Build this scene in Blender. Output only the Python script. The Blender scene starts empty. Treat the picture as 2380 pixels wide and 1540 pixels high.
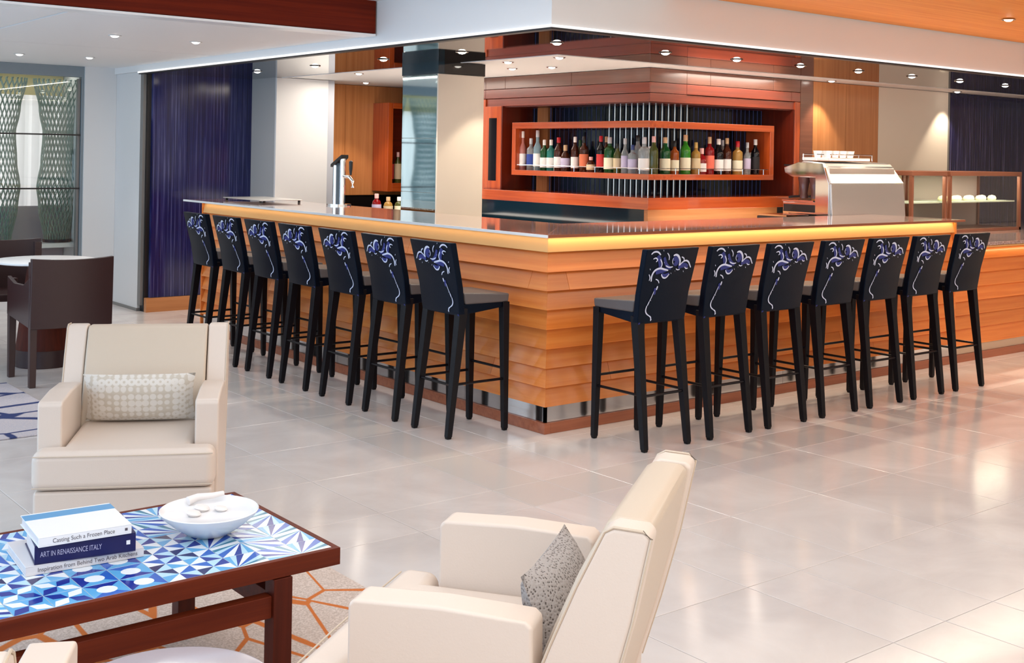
import bpy, bmesh, math, random
from mathutils import Vector, Matrix
random.seed(7)
PI = math.pi
SC = bpy.context.scene
COL = SC.collection

# ------------------------------------------------------------------ camera
PSI = math.radians(51.4); TH = math.radians(1.01); FPX = 2770.0
fw = Vector((math.cos(PSI), math.sin(PSI), 0)); rt = Vector((math.sin(PSI), -math.cos(PSI), 0)); up = Vector((0, 0, 1))
xr = rt*math.cos(TH) + up*math.sin(TH); yu = up*math.cos(TH) - rt*math.sin(TH)
cd = bpy.data.cameras.new('camera'); cam = bpy.data.objects.new('camera', cd); COL.objects.link(cam)
m = Matrix((xr, yu, -fw)).transposed().to_4x4(); m.translation = Vector((-4.257, -5.004, 1.54)); cam.matrix_world = m
cd.sensor_fit = 'HORIZONTAL'; cd.sensor_width = 36.0; cd.lens = FPX/2380*36; cd.shift_y = (359-770)/2380.0
cd.clip_start = 0.05; cd.clip_end = 60
SC.camera = cam
# ------------------------------------------------------------------ world, exposure
SC.view_settings.view_transform = 'Standard'; SC.view_settings.look = 'None'; SC.view_settings.gamma = 1.0
SC.view_settings.use_curve_mapping = False
SC.view_settings.exposure = 0.32
W = bpy.data.worlds.new('world'); SC.world = W; W.use_nodes = True
W.node_tree.nodes['Background'].inputs[0].default_value = (0.75, 0.87, 1.0, 1); W.node_tree.nodes['Background'].inputs[1].default_value = 0.5
# ------------------------------------------------------------------ large lights
def area(name, loc, rot, sx, sy, power, col):
    l = bpy.data.lights.new(name, 'AREA'); l.shape = 'RECTANGLE'; l.size = sx; l.size_y = sy; l.energy = power; l.color = col
    o = bpy.data.objects.new(name, l); COL.objects.link(o); o.location = loc; o.rotation_euler = rot; return o
WARM = (1.0, 0.90, 0.78); NEU = (1.0, 0.965, 0.93); COOL = (0.74, 0.87, 1.0)
area('lounge_ceiling_light', (-3.4, -4.2, 2.5), (0, 0, 0), 4.0, 4.5, 62, NEU)
area('right_lounge_ceiling_light', (3.2, -4.4, 2.5), (0, 0, 0), 6.0, 4.0, 85, NEU)
area('aisle_ceiling_light', (-1.3, -0.6, 2.52), (0, 0, 0), 1.6, 3.0, 14, NEU)
area('dining_ceiling_light', (-4.2, 4.6, 2.28), (0, 0, 0), 3.0, 4.2, 40, NEU)
area('window_daylight', (-6.3, 0.8, 1.25), (0, -PI/2, 0), 2.0, 11.0, 125, (0.42, 0.70, 1.0))
area('rear_fill_light', (0.0, -7.8, 1.4), (PI/2, 0, 0), 12.0, 2.0, 48, (1.0, 0.93, 0.86))  # added fill from behind the camera, lifts front faces and ceiling
area('service_light', (1.75, 4.4, 2.22), (0, 0, 0), 0.7, 1.6, 18, WARM)
area('soffit_strip_left', (-0.035, 2.8, 2.232), (0, 0, 0), 0.05, 5.4, 20, (1.0, 0.93, 0.84))
area('soffit_strip_right', (4.2, -0.035, 2.232), (0, 0, 0), 8.0, 0.05, 42, (1.0, 0.84, 0.62))
area('aisle_fill_uplight', (1.9, 3.3, 0.96), (PI, 0, 0), 0.3, 2.0, 11, WARM)  # unseen uplight added behind the counter to brighten the aisle ceiling
area('aisle_fill_uplight_right', (3.2, 1.47, 0.96), (PI, 0, 0), 1.4, 0.16, 4, WARM)  # second added uplight, same purpose along the right run
area('back_bar_light', (3.4, 1.45, 2.22), (0, 0, 0), 1.2, 0.25, 8, WARM)

# ------------------------------------------------------------------ materials
def lin(c):
    return tuple(((v/255)/12.92 if v/255 <= 0.04045 else ((v/255+0.055)/1.055)**2.4) for v in c)
def mat(name, c, rough=0.5, metal=0.0, spec=0.5, coat=0.0, trans=0.0, ior=1.5, emit=None, es=0.0, coatr=0.05, alpha=1.0):
    M = bpy.data.materials.new(name); M.use_nodes = True; b = M.node_tree.nodes['Principled BSDF']
    b.inputs['Base Color'].default_value = (*c, 1); b.inputs['Roughness'].default_value = rough; b.inputs['Metallic'].default_value = metal
    b.inputs['Specular IOR Level'].default_value = spec; b.inputs['Coat Weight'].default_value = coat; b.inputs['Coat Roughness'].default_value = coatr
    b.inputs['Transmission Weight'].default_value = trans; b.inputs['IOR'].default_value = ior; b.inputs['Alpha'].default_value = alpha
    if emit: b.inputs['Emission Color'].default_value = (*emit, 1); b.inputs['Emission Strength'].default_value = es
    return M
class G:
    def __init__(s, M): s.t = M.node_tree; s.n = s.t.nodes; s.l = s.t.links; s.b = s.n['Principled BSDF']
    def add(s, typ, **k):
        n = s.n.new(typ)
        for a, v in k.items():
            if a in n.inputs: n.inputs[a].default_value = v
            else: setattr(n, a, v)
        return n
    def coord(s, scale=(1, 1, 1), rot=(0, 0, 0), kind='Object'):
        c = s.n.new('ShaderNodeTexCoord'); mp = s.n.new('ShaderNodeMapping'); mp.inputs['Scale'].default_value = scale; mp.inputs['Rotation'].default_value = rot
        s.l.new(c.outputs[kind], mp.inputs['Vector']); return mp.outputs[0]
    def ramp(s, fac, stops):
        r = s.n.new('ShaderNodeValToRGB'); e = r.color_ramp.elements
        while len(e) < len(stops): e.new(0.5)
        for i, (p, c) in enumerate(stops): e[i].position = p; e[i].color = (*c, 1)
        s.l.new(fac, r.inputs[0]); return r.outputs[0]
    def mix(s, fac, a, b, mode='MIX'):
        m = s.n.new('ShaderNodeMix'); m.data_type = 'RGBA'; m.blend_type = mode
        for sock, v in ((m.inputs[0], fac), (m.inputs[6], a), (m.inputs[7], b)):
            if isinstance(v, (int, float)): sock.default_value = v
            elif isinstance(v, tuple): sock.default_value = (*v, 1)
            else: s.l.new(v, sock)
        return m.outputs[2]
    def math(s, op, a, b=0.0):
        m = s.n.new('ShaderNodeMath'); m.operation = op
        for i, v in enumerate((a, b)):
            if isinstance(v, (int, float)): m.inputs[i].default_value = v
            else: s.l.new(v, m.inputs[i])
        return m.outputs[0]
    def color(s, o): s.l.new(o, s.b.inputs['Base Color'])
    def bump(s, h, strength, dist=0.01):
        b = s.n.new('ShaderNodeBump'); b.inputs['Strength'].default_value = strength; b.inputs['Distance'].default_value = dist
        s.l.new(h, b.inputs['Height']); s.l.new(b.outputs[0], s.b.inputs['Normal'])
def wood(name, c1, c2, axis='x', rough=0.35, coat=0.3, coatr=0.12, var=0.12):
    M = mat(name, c1, rough, coat=coat, coatr=coatr); g = G(M)
    sc = {'x': (0.7, 22, 22), 'y': (22, 0.7, 22), 'z': (22, 22, 0.7)}[axis]
    v = g.coord(sc); n = g.add('ShaderNodeTexNoise', Scale=1.6, Detail=5.0, Roughness=0.6); g.l.new(v, n.inputs['Vector'])
    col = g.ramp(n.outputs[0], [(0.3, c1), (0.7, c2)])
    oi = g.n.new('ShaderNodeObjectInfo')
    k = g.math('ADD', g.math('MULTIPLY', oi.outputs['Random'], var*2), 1.0-var)
    hs = g.n.new('ShaderNodeHueSaturation'); g.l.new(col, hs.inputs['Color']); g.l.new(k, hs.inputs['Value'])
    g.color(hs.outputs[0]); return M
M = {}
ORA, ORB = lin((242, 150, 72)), lin((226, 124, 50))
M['plank_x'] = wood('honey_wood_x', ORA, ORB, 'x', 0.32, 0.35, 0.14)
M['plank_y'] = wood('honey_wood_y', ORA, ORB, 'y', 0.32, 0.5, 0.14)
RDA, RDB = lin((196, 88, 34)), lin((160, 62, 22))
for ax in 'xyz':
    M['red_'+ax] = wood('red_orange_wood_'+ax, RDA, RDB, ax, 0.25, 0.6, 0.06, 0.06)
    M['tan_'+ax] = wood('tan_veneer_'+ax, lin((205, 140, 88)), lin((182, 116, 66)), ax, 0.35, 0.2, 0.15, 0.05)
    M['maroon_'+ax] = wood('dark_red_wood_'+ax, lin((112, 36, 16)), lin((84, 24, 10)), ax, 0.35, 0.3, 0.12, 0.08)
M['amber_x'] = wood('amber_ceiling_wood', lin((246, 164, 76)), lin((230, 136, 52)), 'x', 0.5, 0.0, 0.2, 0.05); M['amber_x'].node_tree.nodes['Principled BSDF'].inputs['Specular IOR Level'].default_value = 0.25
M['walnut_x'] = wood('walnut_x', lin((112, 42, 16)), lin((82, 24, 8)), 'x', 0.5, 0.0, 0.2, 0.06)
M['walnut_z'] = wood('walnut_z', lin((92, 32, 14)), lin((66, 18, 6)), 'z', 0.5, 0.0, 0.2, 0.06)
for k_ in ('walnut_x', 'walnut_z'): M[k_].node_tree.nodes['Principled BSDF'].inputs['Specular IOR Level'].default_value = 0.25
for ax in 'xy': M['mocha_'+ax] = wood('mocha_veneer_'+ax, lin((126, 76, 56)), lin((104, 58, 42)), ax, 0.35, 0.4, 0.2, 0.06); M['rust_'+ax] = wood('rust_veneer_'+ax, lin((140, 56, 32)), lin((116, 42, 22)), ax, 0.35, 0.4, 0.16, 0.06)
M['cherry_x'] = wood('cherry_bulkhead', lin((118, 34, 8)), lin((88, 20, 4)), 'x', 0.6, 0.0, 0.2, 0.05); M['cherry_x'].node_tree.nodes['Principled BSDF'].inputs['Specular IOR Level'].default_value = 0.15
M['base_wood'] = wood('skirting_wood', lin((178, 104, 70)), lin((150, 80, 52)), 'x', 0.35, 0.3, 0.15, 0.06)
for ax in 'xyz':
    for k_ in ('red_', 'mocha_', 'rust_'):
        if k_+ax in M: M[k_+ax].node_tree.nodes['Principled BSDF'].inputs['Coat IOR'].default_value = 1.85; M[k_+ax].node_tree.nodes['Principled BSDF'].inputs['Coat Weight'].default_value = 0.55
M['white'] = mat('white_paint', lin((224, 224, 224)), 0.55)
M['warmwhite'] = mat('cream_plaster', lin((226, 216, 202)), 0.55)
M['bright'] = mat('white_gloss_trim', lin((245, 245, 245)), 0.3)
M['liptrim'] = mat('emissive_lip_trim', (0.9, 0.9, 0.9), 0.4, emit=(1, 0.98, 0.95), es=0.75)  # white trim with slight emission, makes the soffit lip line bright
M['ceil'] = mat('ceiling_paint', lin((236, 236, 236)), 0.6)
M['greylac'] = mat('grey_trim', lin((120, 118, 116)), 0.35)
M['dark'] = mat('black_gap', (0.006, 0.006, 0.008), 0.4)
def marble():
    Mm = mat('polished_marble', lin((206, 200, 196)), 0.1, spec=0.5); g = G(Mm)
    v = g.coord((1, 1, 1)); oi = g.n.new('ShaderNodeObjectInfo')
    cmb = g.add('ShaderNodeVectorMath', operation='ADD'); g.l.new(v, cmb.inputs[0]); g.l.new(oi.outputs['Location'], cmb.inputs[1])
    n = g.add('ShaderNodeTexNoise', Scale=1.7, Detail=6.0, Roughness=0.6, Distortion=1.2); g.l.new(cmb.outputs[0], n.inputs['Vector'])
    c = g.ramp(n.outputs[0], [(0.3, lin((212, 204, 201))), (0.55, lin((222, 215, 212))), (0.8, lin((231, 226, 224)))])
    k = g.math('ADD', g.math('MULTIPLY', oi.outputs['Random'], 0.07), 0.96)
    hs = g.n.new('ShaderNodeHueSaturation'); g.l.new(c, hs.inputs['Color']); g.l.new(k, hs.inputs['Value']); g.color(hs.outputs[0])
    r = g.ramp(n.outputs[0], [(0.2, (0.10,)*3), (0.8, (0.2,)*3)]); g.l.new(r, g.b.inputs['Roughness'])
    return Mm
M['marble'] = marble()
M['marble_shade'] = mat('shade_tinted_marble', lin((214, 208, 204)), 0.13)  # darker tone paints the shade band lying around the bar
M['grout'] = mat('pale_grout', lin((226, 220, 214)), 0.6)
def stripes(name, base, streak, sx, rough=0.12, amount=0.62, axis=0, spec=0.5):
    Mm = mat(name, base, rough, spec=spec); g = G(Mm)
    s = [0.6, 0.6, 0.9]; s[axis] = sx; v = g.coord(tuple(s))
    n = g.add('ShaderNodeTexNoise', Scale=1.0, Detail=3.0, Roughness=0.7); g.l.new(v, n.inputs['Vector'])
    g.color(g.ramp(n.outputs[0], [(0.4, base), (amount, tuple(b*1.8 for b in base)), (0.8, streak)])); return Mm
M['blue_glass'] = stripes('navy_streaked_glass', lin((13, 19, 66)), lin((112, 118, 166)), 95, amount=0.54)
M['blue_glass_r'] = stripes('navy_streaked_glass_r', lin((16, 18, 54)), lin((150, 145, 180)), 80, amount=0.55)
M['recess_x'] = stripes('streaked_mirror_x', lin((10, 12, 26)), lin((70, 78, 110)), 60, 0.08)
M['recess_y'] = stripes('streaked_mirror_y', lin((10, 14, 30)), lin((60, 84, 120)), 60, 0.08, axis=1)
M['mirror_ceiling'] = mat('dark_polished_ceiling', (0.012, 0.012, 0.016), 0.03, spec=0.5, ior=1.75)
M['teal_mirror'] = mat('teal_tinted_mirror', lin((214, 232, 236)), 0.04, metal=1.0)
M['dark_glass'] = mat('dark_teal_glass', lin((18, 44, 58)), 0.08)
M['black_glass'] = mat('black_glass', (0.008, 0.006, 0.006), 0.06)
M['steel'] = mat('polished_steel', (0.72, 0.72, 0.73), 0.1, metal=1.0)
M['brushed'] = mat('brushed_steel', (0.72, 0.72, 0.73), 0.33, metal=1.0)
M['chrome'] = mat('chrome', (0.8, 0.8, 0.82), 0.06, metal=1.0)
M['blackplastic'] = mat('black_plastic', (0.01, 0.01, 0.012), 0.35)
M['worktop'] = None
def granite():
    Mm = mat('polished_rose_granite', lin((150, 118, 112)), 0.08, spec=0.8, coat=0.8); g = G(Mm)
    n = g.add('ShaderNodeTexNoise', Scale=60.0, Detail=4.0, Roughness=0.8); g.l.new(g.coord(), n.inputs['Vector'])
    g.color(g.ramp(n.outputs[0], [(0.35, lin((112, 84, 80))), (0.5, lin((172, 142, 136))), (0.65, lin((222, 204, 198)))])); return Mm
M['worktop'] = granite()
M['fascia'] = mat('amber_lit_fascia', lin((224, 172, 108)), 0.4)
def leather(name, c, rough, bumps=0.15):
    Mm = mat(name, c, rough); g = G(Mm)
    n = g.add('ShaderNodeTexNoise', Scale=180.0, Detail=3.0); g.l.new(g.coord(), n.inputs['Vector']); g.bump(n.outputs[0], bumps, 0.002); return Mm
M['stool'] = leather('black_brown_leather', (0.002, 0.0028, 0.007), 0.36); M['stool'].node_tree.nodes['Principled BSDF'].inputs['Specular IOR Level'].default_value = 0.2; M['stool'].node_tree.nodes['Principled BSDF'].inputs['Specular Tint'].default_value = (0.35, 0.6, 1, 1)
M['stoolleg'] = mat('black_leather_wrapped_leg', (0.005, 0.004, 0.006), 0.36, spec=0.2)
M['petal'] = mat('pale_blue_print', lin((205, 212, 235)), 0.5)
M['petal_blue'] = mat('royal_blue_print', lin((24, 40, 118)), 0.5)
M['cream'] = leather('cream_leather', lin((224, 207, 193)), 0.42)
M['cream_panel'] = leather('warm_cream_leather', lin((208, 190, 170)), 0.42)
M['stitch'] = mat('tan_seam', lin((150, 128, 108)), 0.6)
M['brown'] = leather('chocolate_leather', lin((52, 28, 28)), 0.38)
M['brownleg'] = leather('chocolate_leg', lin((56, 32, 30)), 0.4)
M['curtain'] = mat('sheer_curtain', lin((246, 242, 242)), 0.8)
M['valance'] = mat('yellow_valance', lin((226, 208, 150)), 0.7)
M['screenwire'] = mat('woven_metal_screen', lin((132, 152, 142)), 0.4, metal=0.2)
M['glass'] = mat('clear_glass', (0.95, 0.98, 0.98), 0.0, trans=1.0, ior=1.05)
def thin_glass():
    Mm = bpy.data.materials.new('case_glass'); Mm.use_nodes = True; n = Mm.node_tree.nodes; l = Mm.node_tree.links; n.clear()
    o = n.new('ShaderNodeOutputMaterial'); t = n.new('ShaderNodeBsdfTransparent'); g = n.new('ShaderNodeBsdfGlossy'); x = n.new('ShaderNodeMixShader'); f0 = n.new('ShaderNodeLayerWeight'); f0.inputs[0].default_value = 0.5; f1 = n.new('ShaderNodeMath'); f1.operation = 'POWER'; f1.inputs[1].default_value = 4.0; f = n.new('ShaderNodeMath'); f.operation = 'MULTIPLY_ADD'; f.inputs[1].default_value = 0.5; f.inputs[2].default_value = 0.04; l.new(f0.outputs['Facing'], f1.inputs[0]); l.new(f1.outputs[0], f.inputs[0])
    g.inputs['Roughness'].default_value = 0.02; t.inputs[0].default_value = (0.93, 0.96, 0.95, 1)
    l.new(f.outputs[0], x.inputs[0]); l.new(t.outputs[0], x.inputs[1]); l.new(g.outputs[0], x.inputs[2]); l.new(x.outputs[0], o.inputs[0]); return Mm
M['pane'] = thin_glass()
M['lamp'] = mat('lamp_lens', (1, 1, 1), 0.5, emit=(1.0, 0.93, 0.82), es=14.0)
M['ceramic'] = mat('white_ceramic', lin((244, 243, 244)), 0.22)
M['paper'] = mat('book_pages', lin((228, 216, 212)), 0.8)
M['book_white'] = mat('white_cover', lin((244, 244, 246)), 0.35)
M['book_grey'] = mat('pale_grey_cover', lin((226, 222, 224)), 0.4)
M['book_navy'] = mat('navy_cover', lin((10, 8, 78)), 0.35)
M['book_sky'] = mat('sky_blue_band', lin((96, 158, 206)), 0.35)
M['ink'] = mat('grey_lettering', lin((96, 88, 96)), 0.6)
M['ink_pale'] = mat('pale_lettering', lin((188, 184, 214)), 0.6)
def rugmat(name, bg1, bg2, line, scale, rot, th):
    Mm = mat(name, bg1, 0.9, spec=0.1); g = G(Mm)
    n = g.add('ShaderNodeTexNoise', Scale=160.0, Detail=3.0); g.l.new(g.coord(), n.inputs['Vector'])
    c = g.ramp(n.outputs[0], [(0.4, bg1), (0.62, bg2)])
    w = g.add('ShaderNodeTexNoise', Scale=14.0, Detail=2.0)
    v = g.add('ShaderNodeTexVoronoi', feature='DISTANCE_TO_EDGE', Scale=1.0, Randomness=0.85); g.l.new(g.coord(scale, (0, 0, rot)), v.inputs['Vector'])
    f = g.math('ADD', v.outputs['Distance'], g.math('MULTIPLY', w.outputs[0], 0.03))
    f = g.ramp(f, [(th, (1, 1, 1)), (th+0.012, (0, 0, 0))])
    g.color(g.mix(f, c, line)); g.bump(n.outputs[0], 0.5, 0.004); return Mm
M['rug'] = rugmat('beige_rug', lin((196, 178, 166)), lin((222, 206, 196)), lin((206, 118, 62)), (4.6, 2.4, 1), 0.35, 0.035)
M['rug_blue'] = rugmat('grey_rug', lin((188, 184, 192)), lin((206, 196, 196)), lin((60, 70, 112)), (1.6, 3.0, 1), 0.4, 0.04)
def pillow_mat(name, a, b, sc, ring):
    Mm = mat(name, a, 0.85); g = G(Mm)
    v = g.add('ShaderNodeTexVoronoi', feature='F1', Scale=sc, Randomness=0.15 if ring else 1.0); g.l.new(g.coord(), v.inputs['Vector'])
    st = [(0.0, b), (0.16, b), (0.22, a), (0.52, a), (0.6, b)] if ring else [(0.15, b), (0.45, a)]
    g.color(g.ramp(v.outputs['Distance'], st)); g.bump(v.outputs['Distance'], 0.4, 0.004); return Mm
M['pillow_ring'] = pillow_mat('ring_patterned_cloth', lin((224, 216, 206)), lin((204, 192, 176)), 36, True)
M['pillow_fleck'] = pillow_mat('grey_flecked_cloth', lin((172, 164, 160)), lin((74, 64, 60)), 150, False)
M['cookie'] = mat('pale_shell', lin((240, 232, 228)), 0.6)
for nm, c in dict(m_white=(240, 246, 252), m_pale=(188, 226, 246), m_sky=(96, 174, 228), m_blue=(40, 98, 196), m_royal=(24, 48, 150), m_navy=(24, 24, 92), m_teal=(60, 130, 160)).items():
    M[nm] = mat('glaze_'+nm[2:], lin(c), 0.14)

ordw = ['first', 'second', 'third', 'fourth', 'fifth', 'sixth', 'seventh', 'eighth', 'ninth']
# ------------------------------------------------------------------ mesh helpers
def box(bm, x0, x1, y0, y1, z0, z1, mi=0, side='N'):
    if side == 'L': pass                                   # along Y: given (d0,d1,s0,s1)
    if side == 'R': x0, x1, y0, y1 = y0, y1, x0, x1         # given (d0,d1,s0,s1) -> x=s, y=d
    vs = [bm.verts.new((x, y, z)) for z in (z0, z1) for y in (y0, y1) for x in (x0, x1)]
    for f in ((0, 2, 3, 1), (4, 5, 7, 6), (0, 1, 5, 4), (2, 6, 7, 3), (0, 4, 6, 2), (1, 3, 7, 5)):
        fc = bm.faces.new([vs[i] for i in f]); fc.material_index = mi
    return vs
def BX(*a, **k):
    bm = bmesh.new(); box(bm, *a, **k); return bm
def hull8(bm, bot, top, mi=0):
    vb = [bm.verts.new(p) for p in bot]; vt = [bm.verts.new(p) for p in top]; n = len(vb)
    bm.faces.new(vb[::-1]).material_index = mi; bm.faces.new(vt).material_index = mi
    for i in range(n): bm.faces.new((vb[i], vb[(i+1) % n], vt[(i+1) % n], vt[i])).material_index = mi
def prism(bm, prof, e0, e1, fn, mi=0):
    """prof = list of (a,b); e0/e1 = number or function of a profile point; fn(a,b,s)->xyz"""
    A = [bm.verts.new(fn(a, b, e0(a, b) if callable(e0) else e0)) for a, b in prof]
    B = [bm.verts.new(fn(a, b, e1(a, b) if callable(e1) else e1)) for a, b in prof]
    n = len(prof); bm.faces.new(A).material_index = mi; bm.faces.new(B[::-1]).material_index = mi
    for i in range(n): bm.faces.new((A[i], B[i], B[(i+1) % n], A[(i+1) % n])).material_index = mi
def lathe(bm, prof, seg=24, cx=0, cy=0, cz=0, mi=0, sx=1.0):
    rings = []
    for r, z in prof:
        if r < 1e-5: rings.append([bm.verts.new((cx, cy, cz+z))])
        else: rings.append([bm.verts.new((cx+sx*r*math.cos(2*PI*i/seg), cy+r*math.sin(2*PI*i/seg), cz+z)) for i in range(seg)])
    for a, b in zip(rings, rings[1:]):
        for i in range(seg):
            j = (i+1) % seg
            if len(a) == 1 and len(b) == 1: continue
            if len(a) == 1: f = (a[0], b[j], b[i])
            elif len(b) == 1: f = (a[i], a[j], b[0])
            else: f = (a[i], a[j], b[j], b[i])
            bm.faces.new(f).material_index = mi
    for rg, flip in ((rings[0], True), (rings[-1], False)):
        if len(rg) > 1: bm.faces.new(rg[::-1] if flip else rg).material_index = mi
def tube(bm, pts, r, seg=6, mi=0, r2=None):
    pts = [Vector(p) for p in pts]; rings = []
    for i, p in enumerate(pts):
        t = (pts[min(i+1, len(pts)-1)] - pts[max(i-1, 0)]).normalized()
        a = t.cross(Vector((0, 0, 1))); a = Vector((1, 0, 0)) if a.length < 1e-3 else a.normalized(); b = t.cross(a)
        rr = r if r2 is None else r + (r2-r)*i/(len(pts)-1)
        rings.append([bm.verts.new(p + rr*(a*math.cos(2*PI*k/seg) + b*math.sin(2*PI*k/seg))) for k in range(seg)])
    for A, B in zip(rings, rings[1:]):
        for k in range(seg): bm.faces.new((A[k], A[(k+1) % seg], B[(k+1) % seg], B[k])).material_index = mi
    bm.faces.new(rings[0]).material_index = mi; bm.faces.new(rings[-1][::-1]).material_index = mi
def obj(name, bm, mats, parent=None, bevel=0.0, seg=2, smooth=False, sub=0):
    bmesh.ops.recalc_face_normals(bm, faces=bm.faces[:])
    me = bpy.data.meshes.new(name); bm.to_mesh(me); bm.free()
    for mm in (mats if isinstance(mats, (list, tuple)) else [mats]): me.materials.append(M[mm] if isinstance(mm, str) else mm)
    o = bpy.data.objects.new(name, me); COL.objects.link(o)
    if parent: o.parent = parent
    if smooth or bevel or sub: me.polygons.foreach_set('use_smooth', [True]*len(me.polygons))
    if bevel:
        b = o.modifiers.new('bevel', 'BEVEL'); b.width = bevel; b.segments = seg; b.limit_method = 'ANGLE'; b.angle_limit = math.radians(40); b.harden_normals = True
    if sub:
        s = o.modifiers.new('sub', 'SUBSURF'); s.levels = sub; s.render_levels = sub
    elif smooth and not bevel:
        me.set_sharp_from_angle(angle=math.radians(45))
    return o
def tag(o, label, cat, group=None, kind=None):
    o['label'] = label; o['category'] = cat
    if group: o['group'] = group
    if kind: o['kind'] = kind
    return o
def thing(name, label, cat, loc=(0, 0, 0), rz=0.0, group=None, kind=None):
    o = bpy.data.objects.new(name, None); COL.objects.link(o); o.location = loc; o.rotation_euler = (0, 0, rz); o.empty_display_size = 0.1
    return tag(o, label, cat, group, kind)
def dup(root, loc, rz=None, label=None):
    r = root.copy(); COL.objects.link(r); r.location = loc
    if rz is not None: r.rotation_euler = (0, 0, rz)
    if label: r['label'] = label
    def rec(src, dst):
        for ch in [c for c in src.children]:
            c = ch.copy(); COL.objects.link(c); c.parent = dst; rec(ch, c)
    rec(root, r); return r
def inst(o, parent, loc, name=None, rz=0.0):
    c = o.copy(); COL.objects.link(c); c.parent = parent; c.location = loc; c.rotation_euler = (0, 0, rz)
    if name: c.name = name
    return c
def struct(name, bm, mats, label, cat, **k):
    return tag(obj(name, bm, mats, None, **k), label, cat, kind='structure')

# ================================================================== THE SETTING
ZS, ZL, ZU = 2.24, 2.32, 2.55      # soffit, lower ceiling, upper ceiling
# floor with tiles
floor = struct('floor', BX(-6.6, 10, -8.1, 9.2, -0.15, -0.004), 'grout', 'pale polished marble tile floor running under the bar and lounge', 'floor')
CAMP = Vector((-4.257, -5.004, 1.54))
def visible(x, y, mpx=260):
    d = Vector((x, y, 0)) - CAMP; c = d.dot(fw)
    if c < 1.6: return False
    px = 1190 + d.dot(rt)/c*FPX; py = 359 + 1.54/c*FPX
    return -mpx < px < 2380+mpx and py < 1540+mpx
tile_cache = {}
def tile(x0, x1, y0, y1, mname):
    w, h = round(x1-x0, 4), round(y1-y0, 4); key = (w, h, mname); g = 0.0016
    if key not in tile_cache:
        bm = bmesh.new(); b = 0.0016
        hull8(bm, [(-w/2+g, -h/2+g, -0.008), (w/2-g, -h/2+g, -0.008), (w/2-g, h/2-g, -0.008), (-w/2+g, h/2-g, -0.008)],
              [(-w/2+g, -h/2+g, -b*0.6), (w/2-g, -h/2+g, -b*0.6), (w/2-g, h/2-g, -b*0.6), (-w/2+g, h/2-g, -b*0.6)])
        bmesh.ops.delete(bm, geom=[f for f in bm.faces if f.normal.z > 0.5 or abs(f.calc_center_median().z + b*0.6) < 1e-6], context='FACES_ONLY')
        hull8(bm, [(-w/2+g, -h/2+g, -b*0.6), (w/2-g, -h/2+g, -b*0.6), (w/2-g, h/2-g, -b*0.6), (-w/2+g, h/2-g, -b*0.6)],
              [(-w/2+g+b, -h/2+g+b, 0), (w/2-g-b, -h/2+g+b, 0), (w/2-g-b, h/2-g-b, 0), (-w/2+g+b, h/2-g-b, 0)])
        bmesh.ops.remove_doubles(bm, verts=bm.verts[:], dist=1e-5)
        bmesh.ops.recalc_face_normals(bm, faces=bm.faces[:])
        me = bpy.data.meshes.new('tile'); bm.to_mesh(me); bm.free(); me.materials.append(M[mname]); tile_cache[key] = me
    o = bpy.data.objects.new('tile', tile_cache[key]); COL.objects.link(o); o.parent = floor; o.location = ((x0+x1)/2, (y0+y1)/2, 0)
xs = [-5.7+0.6*i for i in range(9)] + [-0.6] + [-0.3+0.6*i for i in range(0, 15)]    # ... -0.9, -0.6, -0.3 ...
xs = sorted(set(round(v, 3) for v in xs))
ys = sorted(set(round(v, 3) for v in [-5.2+0.6*i for i in range(8)] + [-0.7] + [-0.1+0.6*i for i in range(0, 15)]))
for i in range(len(xs)-1):
    for j in range(len(ys)-1):
        x0, x1, y0, y1 = xs[i], xs[i+1], ys[j], ys[j+1]
        if x0 >= -0.05 and y0 >= -0.05 and not (x0 < 1.0 and y0 > 4.4): continue
        if not any(visible(x, y) for x in (x0, x1) for y in (y0, y1)): continue
        band = (abs(x0+0.9) < 0.01 and y0 >= -1.01) or (abs(y0+1.0) < 0.01 and x0 >= -0.91)  # rows of tiles that carry the painted shade band
        tile(x0, x1, y0, y1, 'marble_shade' if band else 'marble')
# outer walls
struct('wall_left', BX(-6.7, -6.5, -8.1, 9.2, 0, 2.9), 'white', 'white wall along the lounge beyond the left of the view', 'wall')
struct('wall_back', BX(-6.6, 10, -8.3, -8.1, 0, 2.9), 'warmwhite', 'warm white wall behind the lounge seating', 'wall')
struct('wall_right', BX(10, 10.2, -8.1, 9.2, 0, 2.9), 'warmwhite', 'warm white wall beyond the pastry cases', 'wall')
struct('wall_front', BX(-6.6, 10, 9.2, 9.4, 0, 2.9), 'warmwhite', 'plain wall closing the room beyond the window', 'wall')
# upper ceiling
struct('ceiling', BX(-6.6, 10, -8.1, 0.0, ZU, ZU+0.1), 'ceil', 'white upper ceiling over the lounge', 'ceiling')
tag(obj('ceiling', BX(-6.6, 0.0, 0.0, 1.83, ZU, ZU+0.1), 'ceil'), 'white upper ceiling strip between wood bulkhead and bar fascia', 'ceiling', kind='structure')
wc = struct('ceiling', BX(0.9, 9.9, -2.6, -0.012, ZU-0.03, ZU-0.004), 'amber_x', 'amber wood veneer ceiling panel over the lounge side of the bar', 'ceiling')
# lower white ceiling made of panels with shadow gaps
lc = thing('ceiling', 'white lower ceiling of flat panels above the dining tables', 'ceiling', kind='structure')
obj('backing', BX(-6.6, 0.0, 1.84, 9.2, ZL+0.03, ZL+0.08), 'greylac', lc)
for x0, x1 in ((-6.6, -1.992), (-1.97, -0.002)):
    for y0, y1 in ((1.95, 4.30), (4.315, 9.2)):
        obj('panel', BX(x0, x1, y0, y1, ZL, ZL+0.03), 'ceil', lc)
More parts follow.
